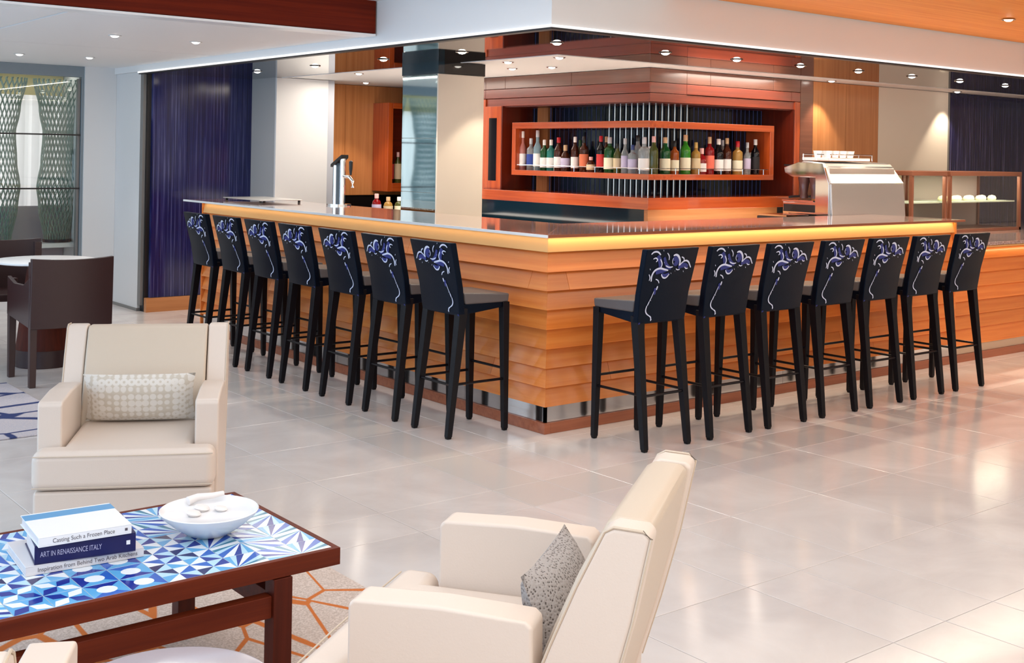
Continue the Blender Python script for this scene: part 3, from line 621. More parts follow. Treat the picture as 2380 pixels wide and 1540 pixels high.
# lower counter beyond
lcn = thing('pastry_counter', 'lower counter with matching honey wood boards carrying the pastry cases', 'counter')
ZC = [0.125, 0.2545, 0.3613, 0.4677, 0.5755, 0.6835, 0.789, 0.868]
run_planks(ZC, lcn, 8.2, 'R', RR+0.03, 3)
stripR(lcn, 0.014, 0.03, 0.061, 0.125, RR+0.03, 8.2, 'kick_plate', mat('beige_kick', lin((206, 178, 150)), 0.3)); stripR(lcn, 0.0, 0.045, 0.0, 0.06, RR+0.03, 8.2, 'base_board', 'base_wood')
stripR(lcn, 0.045, 1.58, 0.0, 0.872, RR+0.03, 8.2, 'core', 'tan_x')
obj('light_lip', BX(RR+0.03, 8.2, -0.004, 0.045, 0.874, 0.886), 'fascia', lcn)
obj('counter_slab', BX(RR+0.03, 8.2, 0.0, 1.58, 0.888, 0.915), 'worktop', lcn, bevel=0.002)
strip_light('led_strip_pastry', 4.15, 8.1, -0.003, 0.003, 0.8735, 0.9, AMB, (0, 0, 0))

# pastry cases
def case(x0, x1, y0, y1, z0, z1, label, fill):
    t = thing('pastry_case', label, 'display case', group=None)
    f = 0.028; brown = mat('bronze_frame', lin((122, 76, 58)), 0.3, metal=0.3)
    b = bmesh.new()
    for x in (x0, x1-f):
        for y in (y0, y1-f): box(b, x, x+f, y, y+f, z0, z1)
    box(b, x0, x1, y0, y1, z0, z0+0.025)
    obj('frame', b, brown, t); obj('top_panel', BX(x0, x1, y0-0.004, y1, z1, z1+0.04), brown, t, bevel=0.003)
    obj('pane', BX(x0+f, x1-f, y0+0.006, y0+0.01, z0+0.025, z1), 'pane', t); obj('pane', BX(x0+0.006, x0+0.01, y0+f, y1-f, z0+0.025, z1), 'pane', t)
    zm = z0 + (z1-z0)*0.52
    l = bpy.data.lights.new('case_lamp', 'AREA'); l.shape = 'RECTANGLE'; l.size = x1-x0-0.1; l.size_y = 0.03; l.energy = 6.0*(x1-x0); l.color = (1, 0.9, 0.7); o = bpy.data.objects.new('case_lamp', l); COL.objects.link(o); o.parent = t; o.location = ((x0+x1)/2, y0+0.06, z1-0.004)
    obj('shelf', BX(x0+f, x1-f, y0+0.05, y1-f, zm, zm+0.012), mat('shelf_glass', lin((206, 214, 196)), 0.15), t)
    obj('back_panel', BX(x0+f, x1-f, y1-0.012, y1, z0+0.02, z1), fill, t)
    return t, zm
gl = mat('beige_case_back', lin((206, 190, 166)), 0.3); gl2 = mat('mauve_case_back', lin((172, 152, 148)), 0.3)
case(4.74, 5.28, 0.8, 1.25, 0.916, 1.42, 'small glass pastry case with one shelf between coffee machine and large case', gl)
t2, zm = case(5.33, 6.55, 0.8, 1.25, 0.916, 1.42, 'large bronze framed glass pastry case at the end of the lower counter', gl2)
for i in range(9):
    b = bmesh.new(); lathe(b, [(0, 0), (0.035, 0.002), (0.042, 0.02), (0.03, 0.042), (0, 0.05)], 12); bmesh.ops.scale(b, vec=(1.25, 0.9, 1), verts=b.verts[:])
    o = obj('pastry', b, mat('pale_pastry', lin((240, 232, 186)), 0.6) if i == 0 else bpy.data.materials['pale_pastry'], smooth=True); o.location = (5.45+i*0.105, 0.95+0.04*(i % 2), zm+0.0125)
    tag(o, 'pale pastry on the shelf of the large glass case, %s from its coffee machine end' % ordw[i], 'pastry', 'pastries on the case shelf')

# ================================================================== ESPRESSO MACHINE + GRINDER PARTS
em = thing('espresso_machine', 'large brushed steel espresso machine on the deck behind the bar', 'coffee machine', (0, 0, 0))
x0, x1 = 3.66, 4.6
# body profile in (y,z) extruded along x
prof = [(0.845, 0.96), (0.845, 1.34), (0.87, 1.48), (0.93, 1.52), (1.12, 1.53), (1.24, 1.48), (1.22, 1.405), (0.98, 1.405), (0.98, 1.195), (1.27, 1.185), (1.27, 0.96)]
bm = bmesh.new(); prism(bm, prof, lambda a, z: x0+0.02+max(0, (1.36-z))*0.22*0, lambda a, z: x1-0.02, lambda a, z, s: (s, a, z)); obj('body', bm, 'brushed', em, bevel=0.006)
bm = bmesh.new(); hull8(bm, [(3.68, 0.822, 0.96), (4.70, 0.822, 0.96), (4.70, 0.834, 0.96), (3.68, 0.834, 0.96)], [(3.66, 0.828, 1.35), (4.66, 0.828, 1.35), (4.66, 0.84, 1.35), (3.66, 0.84, 1.35)])
obj('rear_panel', bm, 'brushed', em, bevel=0.003)
bm = bmesh.new(); hull8(bm, [(3.66, 0.826, 1.353), (4.66, 0.826, 1.353), (4.66, 0.84, 1.353), (3.66, 0.84, 1.353)], [(3.665, 0.90, 1.515), (4.57, 0.90, 1.515), (4.57, 0.92, 1.51), (3.665, 0.92, 1.51)])
obj('upper_panel', bm, 'brushed', em, bevel=0.003)
side = [(0.838, 0.96), (0.838, 1.35), (0.9, 1.515), (1.14, 1.52), (1.285, 1.475), (1.275, 1.43), (1.20, 1.40), (0.97, 1.40), (0.97, 1.20), (1.29, 1.19), (1.29, 0.96)]
bm = bmesh.new(); prism(bm, side, x0-0.02, x0+0.012, lambda a, z, s: (s, a, z)); obj('side_panel', bm, 'steel', em, bevel=0.003)
obj('cup_tray', BX(3.7, 4.25, 0.88, 1.15, 1.535, 1.56), 'bright', em, bevel=0.004)
b = bmesh.new()
for i in range(3): tube(b, [(3.69, 0.87+i*0.13, 1.535), (3.69, 0.87+i*0.13, 1.585), (4.26, 0.87+i*0.13, 1.585), (4.26, 0.87+i*0.13, 1.535)], 0.005)
obj('cup_rail', b, 'chrome', em, smooth=True)
obj('control_strip', BX(x0-0.015, 3.96, 1.17, 1.29, 1.487, 1.50), 'blackplastic', em)
for k in range(3):
    xx = 3.72+k*0.26
    b = bmesh.new(); lathe(b, [(0.0, 1.225), (0.034, 1.225), (0.034, 1.25), (0.028, 1.262), (0.05, 1.395), (0, 1.395)], 18, cx=xx, cy=1.14); obj('group_head', b, mat('smoked_group', lin((96, 62, 60)), 0.15), em, smooth=True)
    b = bmesh.new(); lathe(b, [(0.0, 1.225), (0.034, 1.225), (0.034, 1.25), (0.028, 1.262), (0.05, 1.395), (0, 1.395)], 18, cx=xx, cy=1.03); obj('group_head', b, bpy.data.materials['smoked_group'], em, smooth=True)
    b = bmesh.new(); tube(b, [(xx, 1.175, 1.24), (xx, 1.25, 1.235), (xx, 1.29, 1.228)], 0.011); obj('handle', b, 'blackplastic', em, smooth=True)
obj('drip_tray', BX(x0-0.024, 4.5, 0.985, 1.298, 1.1965, 1.21), 'chrome', em); obj('side_grille', BX(x0-0.026, x0-0.0205, 0.97, 1.28, 1.115, 1.175), 'blackplastic', em)
# cups on machine
for k in range(6):
    b = bmesh.new(); lathe(b, [(0, 0), (0.024, 0), (0.034, 0.05), (0.036, 0.055), (0.03, 0.052), (0.02, 0.006), (0, 0.006)], 14)
    o = obj('cup', b, 'ceramic', smooth=True); o.location = (3.77+(k % 4)*0.1, 0.95+(k//4)*0.1, 1.561)
    tag(o, 'small white cup on top of the espresso machine, %s of the %s row' % (ordw[k % 4], 'lounge side' if k < 4 else 'wall side'), 'cup', 'cups on the espresso machine')
gr = thing('coffee_scale', 'low dark appliance on the deck beside the espresso machine', 'appliance', (0, 0, 0))
obj('body', BX(3.3, 3.6, 0.98, 1.28, 0.922, 1.085), 'blackplastic', gr, bevel=0.006); obj('top_plate', BX(3.31, 3.59, 0.99, 1.27, 1.086, 1.10), 'steel', gr); obj('panel', BX(3.292, 3.299, 1.0, 1.25, 1.0, 1.06), 'chrome', gr)

# ================================================================== BEER TOWER + TRAY
bt = thing('beer_tower', 'tall chrome beer tower with slanted black top on the bar', 'beer tap', (0.72, 3.49, 1.1006))
bm = bmesh.new(); lathe(bm, [(0, 0), (0.10, 0), (0.10, 0.012), (0, 0.012)], 24); obj('base', bm, 'steel', bt, smooth=True)
for yy in (-0.055, 0.055):
    bm = bmesh.new(); tube(bm, [(0, yy, 0.01), (0, yy, 0.36 - yy*0.6)], 0.024, 16); obj('column_tube', bm, 'chrome', bt, smooth=True)
obj('web', BX(-0.01, 0.01, -0.05, 0.05, 0.012, 0.345), mat('slate_plate', lin((70, 84, 96)), 0.25), bt)
bm = bmesh.new(); hull8(bm, [(-0.035, -0.085, 0.385), (0.035, -0.085, 0.385), (0.035, 0.085, 0.31), (-0.035, 0.085, 0.31)], [(-0.035, -0.085, 0.415), (0.035, -0.085, 0.415), (0.035, 0.085, 0.335), (-0.035, 0.085, 0.335)]); obj('slanted_top', bm, 'blackplastic', bt, bevel=0.004)
bm = bmesh.new(); tube(bm, [(0, -0.07, 0.24), (0.0, -0.16, 0.235), (0.02, -0.18, 0.2), (0.02, -0.18, 0.15)], 0.013, 10); obj('faucet', bm, 'chrome', bt, smooth=True)
bm = bmesh.new(); lathe(bm, [(0, 0.25), (0.008, 0.25), (0.014, 0.3), (0.016, 0.36), (0, 0.37)], 12, cx=0.01, cy=-0.165); obj('tap_handle', bm, 'blackplastic', bt, smooth=True)
ty = thing('menu_tray', 'thin dark metal tray lying on the bar top near the beer tower', 'tray', (0.45, 4.35, 1.1006), 0.0)
obj('plate', BX(-0.18, 0.22, -0.35, 0.35, 0.018, 0.026), 'brushed', ty, bevel=0.002)
b = bmesh.new()
for sx in (-0.16, 0.2):
    for sy in (-0.32, 0.32): box(b, sx-0.008, sx+0.008, sy-0.008, sy+0.008, 0, 0.018)
obj('feet', b, 'blackplastic', ty)
for i, (x, y, h, g, c_, l_, lab) in enumerate(((1.75, 4.55, 0.20, 'red', 'pink', 'lilac', 'small rose bottle on the service ledge beside the beer tower'), (1.86, 4.52, 0.17, 'gold', 'tan', 'beige', 'small golden jar-like bottle on the service ledge'), (1.97, 4.50, 0.17, 'olive', 'white', 'cream', 'small olive bottle with cream label on service ledge by the cream column'))):
    bottle(x, y, 0.95, h, 0.04, 'squat', g, c_, l_, lab, None)
tag(obj('service_ledge', BX(1.5, 2.3, 4.3, 4.8, 0, 0.949), 'black_glass', bevel=0.004), 'dark ledge between the white column and the cream column', 'counter')

# ================================================================== STOOLS
def rear_y(z):
    pts = [(0.0, -0.207), (0.65, -0.135), (0.815, -0.16), (1.06, -0.222)]
    for (a, ya), (c2, yc) in zip(pts, pts[1:]):
        if z <= c2: t = (z-a)/(c2-a); return ya+(yc-ya)*t
    return -0.222
def back_y(x, z): return rear_y(z) - 0.014*(1-(x/0.2)**2)*(1 if z > 0.64 else 0)
def make_stool(label, mirror):
    t = thing('bar_stool', label, 'bar stool', group='bar stools along the bar')
    bm = bmesh.new(); nx, nz = 8, 8; grid = {}
    for s, off in ((0, 0.0), (1, 0.038)):
        for i in range(nx+1):
            for j in range(nz+1):
                z = 0.665 + 0.395*j/nz; hw = 0.178 + 0.020*j/nz; x = -hw + 2*hw*i/nx
                grid[s, i, j] = bm.verts.new((x, back_y(x, z)+off, z))
    for s in (0, 1):
        for i in range(nx):
            for j in range(nz): bm.faces.new([grid[s, a, c2] for a, c2 in ((i, j), (i+1, j), (i+1, j+1), (i, j+1))])
    for j in range(nz):
        for i in (0, nx): bm.faces.new((grid[0, i, j], grid[1, i, j], grid[1, i, j+1], grid[0, i, j+1]))
    for i in range(nx):
        for j in (0, nz): bm.faces.new((grid[0, i, j], grid[1, i, j], grid[1, i+1, j], grid[0, i+1, j]))
    obj('backrest', bm, 'stool', t, bevel=0.005)
    bm = bmesh.new(); hull8(bm, [(-0.176, -0.10, 0.72), (0.176, -0.10, 0.72), (0.176, 0.2, 0.718), (-0.176, 0.2, 0.718)], [(-0.178, -0.115, 0.785), (0.178, -0.115, 0.785), (0.18, 0.203, 0.766), (-0.18, 0.203, 0.766)]); obj('seat', bm, leather('stool_seat_leather', (0.11, 0.095, 0.095), 0.45) if 'stool_seat_leather' not in bpy.data.materials else bpy.data.materials['stool_seat_leather'], t, bevel=0.01, seg=3)
    bm = bmesh.new(); prism(bm, [(-0.14, 0.66), (-0.14, 0.722), (0.195, 0.722), (0.195, 0.695)], -0.17, 0.17, lambda a, z, s: (s, a, z)); obj('seat_frame', bm, 'stool', t, bevel=0.003)
    def leg(x, ytop, ybot, ztop, w0, w1, dx=0.0, out=1):
        bm = bmesh.new(); sx = 1 if x > 0 else -1
        xi0 = x - sx*w0; xi1 = x+dx - sx*w1
        X0, X1 = sorted((x, xi0)); B0, B1 = sorted((x+dx, xi1))
        hull8(bm, [(B0, ybot, 0.012), (B1, ybot, 0.012), (B1, ybot+out*w1, 0.012), (B0, ybot+out*w1, 0.012)], [(X0, ytop, ztop), (X1, ytop, ztop), (X1, ytop+out*w0, ztop), (X0, ytop+out*w0, ztop)])
        hull8(bm, [(B0+.004, ybot+out*.004, 0), (B1-.004, ybot+out*.004, 0), (B1-.004, ybot+out*(w1-.004), 0), (B0+.004, ybot+out*(w1-.004), 0)], [(B0+.001, ybot+out*.001, 0.012), (B1-.001, ybot+out*.001, 0.012), (B1-.001, ybot+out*(w1-.001), 0.012), (B0+.001, ybot+out*(w1-.001), 0.012)])
        obj('leg', bm, 'stoolleg', t, bevel=0.003)
    for sx in (-1, 1):
        leg(sx*0.178, -0.137, -0.207, 0.70, 0.052, 0.032); leg(sx*0.18, 0.203, 0.207, 0.72, 0.045, 0.030, out=-1)
    for a, c2 in (((-0.16, 0.19, 0.345), (0.16, 0.19, 0.345)), ((-0.16, -0.165, 0.285), (0.16, -0.165, 0.285)), ((-0.163, -0.165, 0.29), (-0.163, 0.19, 0.29)), ((0.163, -0.165, 0.29), (0.163, 0.19, 0.29))):
        bm = bmesh.new(); tube(bm, [a, c2], 0.0075, 8); obj('footrest_bar', bm, 'stoolleg', t, smooth=True)
    # floral print on the back
    bm = bmesh.new()
    def P(px, py):
        xl = 210-(py-90)*0.17; x = (-0.197 + (px-xl)/1650.0) if py < 960 else (-0.176 + (px-95)/1650.0*0.45); z = 1.066-(py-90)/2202.0
        return (x*mirror, z)
    def stroke(pts, w, mi):
        q = [Vector(P(*p)) for p in pts]
        # smooth by Chaikin
        for _ in range(2):
            n = [q[0]]
            for a, c2 in zip(q, q[1:]): n += [a*0.75+c2*0.25, a*0.25+c2*0.75]
            n.append(q[-1]); q = n
        prev = None; off = 0.0035 if mi else 0.0028
        for i, p in enumerate(q):
            d = (q[min(i+1, len(q)-1)]-q[max(i-1, 0)]).normalized(); nrm = Vector((-d.y, d.x)); f = 0.55+0.45*math.sin(PI*(i+0.5)/len(q)); ww = w*f/2
            cur = []
            for e in (p+nrm*ww, p-nrm*ww):
                x, z = e; x = max(-0.196, min(0.196, x)); cur.append(bm.verts.new((x, (back_y(x, z) if z > 0.665 else rear_y(z)-0.001)-off, z)))
            if prev: bm.faces.new((prev[0], prev[1], cur[1], cur[0])).material_index = mi
            prev = cur
    def dot(px, py, r, mi=1): stroke([(px-r*400, py+r*300), (px, py), (px+r*400, py-r*300)], r*1.7, mi)
    B = 0
    for s, w in (([(320, 180), (345, 230), (355, 290), (350, 360)], .026), ([(500, 235), (530, 215), (560, 250), (545, 290), (515, 280)], .028), ([(570, 330), (640, 300), (700, 330)], .026), ([(300, 380), (350, 360), (430, 350)], .026), ([(300, 560), (290, 640)], .016), ([(395, 200), (420, 300), (480, 340)], .02), ([(120, 960), (125, 1090)], .014), ([(365, 400), (400, 425), (460, 400)], .02)): stroke(s, w, B)
    for s, w in (([(248, 160), (275, 130), (322, 130), (352, 170)], .009), ([(505, 185), (540, 172), (575, 200), (594, 260), (580, 308)], .012), ([(585, 308), (620, 270), (668, 248), (708, 270), (725, 310), (742, 342)], .009), ([(250, 480), (253, 410), (290, 345), (350, 325), (400, 345), (445, 358)], .011), ([(365, 400), (378, 438), (405, 450), (432, 438), (458, 402)], .008), ([(350, 220), (375, 280), (350, 330)], .007), ([(200, 765), (180, 820), (188, 860), (215, 885)], .007), ([(325, 540), (312, 585)], .009), ([(158, 1115), (188, 1142)], .005), ([(132, 1325), (146, 1390)], .009), ([(285, 600), (262, 660), (230, 715)], .004), ([(505, 290), (490, 250), (505, 215)], .004)): stroke(s, w, 1)
    for s, w in (([(270, 215), (300, 200), (322, 228), (300, 250)], .006), ([(430, 150), (455, 190), (450, 235)], .005), ([(610, 205), (645, 225), (640, 262)], .006), ([(415, 300), (455, 325), (500, 318)], .006), ([(300, 455), (330, 470), (340, 505)], .005), ([(225, 395), (238, 430), (228, 470)], .005), ([(230, 715), (215, 745), (205, 765)], .005), ([(215, 885), (238, 905), (232, 950)], .006), ([(100, 1000), (128, 1035), (150, 1110)], .006), ([(188, 1142), (195, 1200), (160, 1260), (150, 1310)], .0045), ([(655, 330), (672, 352), (700, 348)], .005), ([(540, 345), (565, 362), (590, 352)], .005)): stroke(s, w*1.15, 1)
    for px, py, r in ((640, 382, .006), (480, 395, .005), (237, 335, .006), (385, 120, .005), (245, 705, .004), (240, 930, .006), (195, 1298, .004), (530, 370, .003), (395, 262, .004)): dot(px, py, r)
    fp = obj('floral_print', bm, ['petal_blue', 'petal'], t); fp['kind'] = 'stuff'
    return t
LY = [0.378, 0.897, 1.42, 1.945, 2.46, 2.97, 3.48]; RX = [0.343, 0.834, 1.315, 1.815, 2.293, 2.77, 3.266]
sL = make_stool('x', -1); sR = make_stool('x', 1)
for i, y in enumerate(LY):
    lab = 'black floral-backed stool, %s from the bar corner towards the blue glass wall' % ordw[i]
    if i == 6: lab = 'black stool with blue floral back at the blue glass wall end of the bar'
    jx = random.uniform(-0.006, 0.006)
    if i == 0: sL.location = (-0.305, y, 0); sL.rotation_euler = (0, 0, -PI/2); sL['label'] = lab
    else: dup(sL, (-0.305+jx, y, 0), -PI/2, lab)
for i, x in enumerate(RX):
    lab = 'black floral-backed stool, %s from the bar corner towards the pastry cases' % ordw[i]
    if i == 6: lab = 'black stool with blue floral back nearest the pastry cases'
    jy = -0.008*min(i, 2)
    if i == 0: sR.location = (x, -0.403, 0); sR['label'] = lab
    else: dup(sR, (x, -0.406+jy, 0), 0, lab)

# ================================================================== DOWNLIGHTS
def make_light(name, label, z, power, col, loc, group, tilt=0.0, ring='chrome'):
    t = thing(name, label, 'downlight', loc, group=group)
    bm = bmesh.new(); lathe(bm, [(0.030, -0.0005), (0.044, -0.0005), (0.046, -0.004), (0.040, -0.007), (0.030, -0.004)], 24); obj('trim_ring', bm, ring, t, smooth=True)
    bm = bmesh.new(); lathe(bm, [(0, -0.017), (0.014, -0.015), (0.024, -0.010), (0.029, -0.003), (0, -0.003)], 20); obj('lens', bm, 'lamp', t, smooth=True)
    l = bpy.data.lights.new('spot', 'SPOT'); l.energy = power; l.color = col; l.spot_size = math.radians(84); l.spot_blend = 0.35; l.shadow_soft_size = 0.03
    o = bpy.data.objects.new('spot', l); COL.objects.link(o); o.parent = t; o.location = (0, 0, -0.022)
    return t
def lights(pts, z, power, col, group, fmt, ring='chrome'):
    first = None
    for (x, y), lb in zip(pts, fmt):
        if first is None: first = make_light('downlight', lb, z, power, col, (x, y, z), group, ring=ring)
        else: dup(first, (x, y, z), label=lb)
WS = (1.0, 0.84, 0.64)
lights([(0.575, 0.62), (0.575, 1.62), (0.575, 2.62), (0.575, 3.66), (0.575, 4.7)], ZS, 34, WS, 'downlights in dark ceiling',
       ['downlight in dark polished ceiling directly behind the soffit corner'] + ['downlight in the dark polished ceiling, %s from its corner towards the blue glass wall' % w for w in ('second', 'third', 'fourth', 'fifth')])
lights([(1.515, 0.6), (2.235, 0.6), (2.95, 0.6), (3.67, 0.6), (4.40, 0.6), (5.12, 0.6), (5.9, 0.62)], ZS, 75, WS, 'downlights in dark ceiling',
       ['downlight in the dark polished ceiling, %s from its corner towards the pastry cases' % w for w in ('second', 'third', 'fourth', 'fifth', 'sixth', 'seventh', 'eighth')])
lights([(1.33, 1.47), (1.36, 2.10), (1.9, 2.22), (1.8, 2.60), (1.32, 4.2), (2.1, 5.35), (4.52, 1.48), (6.55, 1.48)], ZS+0.004, 26, WS, 'downlights in the white ceiling behind the bar',
       ['downlight in white aisle ceiling nearest the back bar corner', 'downlight in white aisle ceiling just before the cream column', 'downlight in white aisle ceiling close to the bottle shelf', 'downlight in white aisle ceiling deep behind the cream column', 'downlight in white ceiling near the white column', 'downlight in white ceiling washing the tan wood wall', 'downlight close to the wood veneer wall behind the coffee machine', 'downlight close to the cream wall above the pastry cases'])
lights([(-1.256, 3.205), (-0.654, 3.222), (-1.228, 5.509), (-0.677, 5.387)], ZL, 14, NEU, 'downlights in the lower white ceiling',
       ['downlight in lower white ceiling, front row farther from the bar', 'downlight in lower white ceiling, front row closer to the bar', 'downlight in lower white ceiling, window row farther from the bar', 'downlight in lower white ceiling, window row closer to the bar'], ring='white')
lights([(3.40, -0.78)], ZU-0.034, 7, NEU, 'downlight in wood ceiling', ['single bright downlight in the amber wood ceiling panel'])

# ================================================================== LOUNGE FURNITURE
def rug(name, x0, x1, y0, y1, mt, lab):
    bm = BX(x0, x1, y0, y1, 0.0005, 0.009); tag(obj(name, bm, mt, bevel=0.003), lab, 'rug')
rug('rug', -4.9, -2.02, -3.9, -1.14, 'rug', 'beige rug with burnt orange lines under the mosaic coffee table')
rug('rug', -4.6, -1.98, 1.51, 3.05, 'rug_blue', 'pale grey rug with dark blue zigzag lines behind the facing armchair')

# armchair in its own frame: +y forward(f), x: right = -l ; origin centre between arms, f=0 at arm fronts
def rounded(pts_bot, pts_top): pass
def make_armchair(label):
    t = thing('armchair', label, 'armchair', group='cream leather armchairs'); Wd = 0.325
    # base
    bm = bmesh.new(); box(bm, -Wd+0.012, Wd-0.012, -0.50, 0.115, 0.07, 0.30); obj('base', bm, 'cream', t, bevel=0.012, seg=3)
    for sx in (-1, 1):
        for y in (-0.46, 0.06):
            bm = bmesh.new(); lathe(bm, [(0, 0), (0.018, 0), (0.024, 0.07), (0, 0.07)], 12, cx=sx*(Wd-0.06), cy=y); obj('foot', bm, 'walnut_z', t, smooth=True)
    for sx in (-1, 1):
        bm = bmesh.new()
        X = sorted((sx*(Wd-0.088), sx*Wd))
        prof = [(0.0, 0.07), (0.0, 0.588), (-0.012, 0.6), (-0.20, 0.607), (-0.385, 0.600), (-0.40, 0.588), (-0.41, 0.07)]
        prism(bm, prof, X[0], X[1], lambda a, z, s: (s, a, z)); obj('arm', bm, 'cream', t, bevel=0.018, seg=4)
    # T cushion
    bm = bmesh.new(); iw = Wd-0.092
    out = [(-iw, -0.40), (iw, -0.40), (iw, 0.012), (Wd-0.004, 0.02), (Wd-0.004, 0.13), (-Wd+0.004, 0.13), (-Wd+0.004, 0.02), (-iw, 0.012)]
    hull8(bm, [(x, y, 0.302) for x, y in out], [(x, y, 0.445) for x, y in out])
    o = obj('seat_cushion', bm, 'cream', t, bevel=0.034, seg=5)
    bm = bmesh.new()
    for z in (0.318, 0.43):
        pts = [(-Wd+0.012, 0.135-0.004, z), (-0.1, 0.1355, z), (0.1, 0.1355, z), (Wd-0.012, 0.135-0.004, z)]; tube(bm, pts, 0.0022)
    obj('piping', bm, 'cream_panel', o, smooth=True)
    # back: side wings + centre panel, curved rear
    def bk(z, rear):
        if not rear: return -0.385 - 0.40*max(0, (z-0.42)) - 0.0*z
        return -0.47 - 0.46*max(0, z-0.42) if z < 0.8 else -0.645
    fr = [(-0.385, 0.40), (-0.40, 0.47), (-0.435, 0.56), (-0.485, 0.68), (-0.54, 0.795)]
    re = [(-0.635, 0.79), (-0.60, 0.62), (-0.555, 0.45), (-0.51, 0.30), (-0.50, 0.07)]
    for sx in (-1, 1):
        X = sorted((sx*(Wd-0.082), sx*(Wd-0.002))); bm = bmesh.new()
        prism(bm, [(-0.412, 0.07), (-0.412, 0.39)] + fr + [(-0.56, 0.805), (-0.62, 0.802)] + re, X[0], X[1], lambda a, z, s: (s, a, z)); w = obj('back_wing', bm, 'cream', t, bevel=0.010, seg=3)
        bm = bmesh.new(); xx = sx*(Wd-0.004); tube(bm, [(xx, a-0.001, z) for a, z in fr] + [(xx, -0.56, 0.806), (xx, -0.618, 0.803)] + [(xx, a, z) for a, z in re[:4]], 0.003); obj('piping', bm, 'cream_panel', w, smooth=True)
    # centre
    cw = Wd-0.085; bm = bmesh.new(); n = 6; G_ = {}
    prf = [(-0.375, 0.40), (-0.385, 0.47), (-0.42, 0.56), (-0.472, 0.68), (-0.53, 0.79), (-0.55, 0.802), (-0.612, 0.80), (-0.628, 0.785), (-0.595, 0.62), (-0.55, 0.45), (-0.505, 0.30), (-0.495, 0.09), (-0.42, 0.09)]
    prism(bm, prf, -cw, cw, lambda a, z, s: (s, a, z)); obj('back_cushion', bm, 'cream_panel', t, bevel=0.012, seg=3)
    return t
a1 = make_armchair('cream leather armchair facing the camera behind the coffee table, with a ring patterned pillow')
# chair placement: frame fw angle
def place(o, A, ang):    # A = outer left(front) arm corner world at f=0 on l=0 (viewer's frame), l axis = fw rotated +90
    f = Vector((math.cos(math.radians(ang)), math.sin(math.radians(ang)), 0)); l = Vector((-f.y, f.x, 0))
    return f, l
f1, l1 = place(None, None, -118.5)
B1 = Vector((-2.934, -0.624, 0)); C1 = B1 + l1*0.32 - f1*0.13
a1.location = C1; a1.rotation_euler = (0, 0, math.radians(-118.5-90))
f2, l2 = place(None, None, 125); A2 = Vector((-2.962, -2.858, 0)); C2 = A2 - l2*0.325
a2 = dup(a1, C2+Vector((0, 0, 0.009)), math.radians(125-90), 'cream leather armchair in front seen from its side, with a grey flecked pillow')
f3, l3 = place(None, None, 62); A3 = Vector((-3.475, -2.73, 0)); C3 = A3 + l3*0.325
a3 = dup(a1, C3+Vector((0, 0, 0.009)), math.radians(62-90), 'cream leather armchair mostly cut off, only an arm showing beside the round side table')
# pillows
def pillow(w, h, th, mt, label, loc, rot):
    bm = bmesh.new(); n = 14; V = {}
    for s in (1, -1):
        for i in range(n+1):
            for j in range(n+1):
                u, v = -1+2*i/n, -1+2*j/n; e = (1-abs(u)**2.6)*(1-abs(v)**2.6); edge = i in (0, n) or j in (0, n)
                if edge and s == -1: V[s, i, j] = V[1, i, j]; continue
                pinch = 1-0.06*(1-u*u)*(v*v) ; pin2 = 1-0.06*(1-v*v)*(u*u)
                V[s, i, j] = bm.verts.new((u*w/2*pin2, s*th/2*(max(e, 0)**0.55), v*h/2*pinch))
    for s in (1, -1):
        for i in range(n):
            for j in range(n): bm.faces.new([V[s, a, c2] for a, c2 in ((i, j), (i+1, j), (i+1, j+1), (i, j+1))])
    o = obj('pillow', bm, mt, smooth=True); o.location = loc; o.rotation_euler = rot; return tag(o, label, 'pillow')
def in_chair(C, ang, x, y, z):
    r = Matrix.Rotation(math.radians(ang-90), 3, 'Z'); return C + r @ Vector((x, y, z))
R1 = Matrix.Rotation(math.radians(-118.5-90), 3, 'Z')
pillow(0.43, 0.215, 0.10, 'pillow_ring', 'oblong cream pillow with ring pattern leaning in the armchair that faces the camera', in_chair(C1, -118.5, 0.0, -0.325, 0.548), (math.radians(-20), 0, math.radians(-118.5-90)))
pillow(0.38, 0.29, 0.115, 'pillow_fleck', 'square grey flecked pillow leaning in the armchair seen from its side', in_chair(C2, 125, -0.035, -0.398, 0.525), (math.radians(-21), 0, math.radians(125-90)))

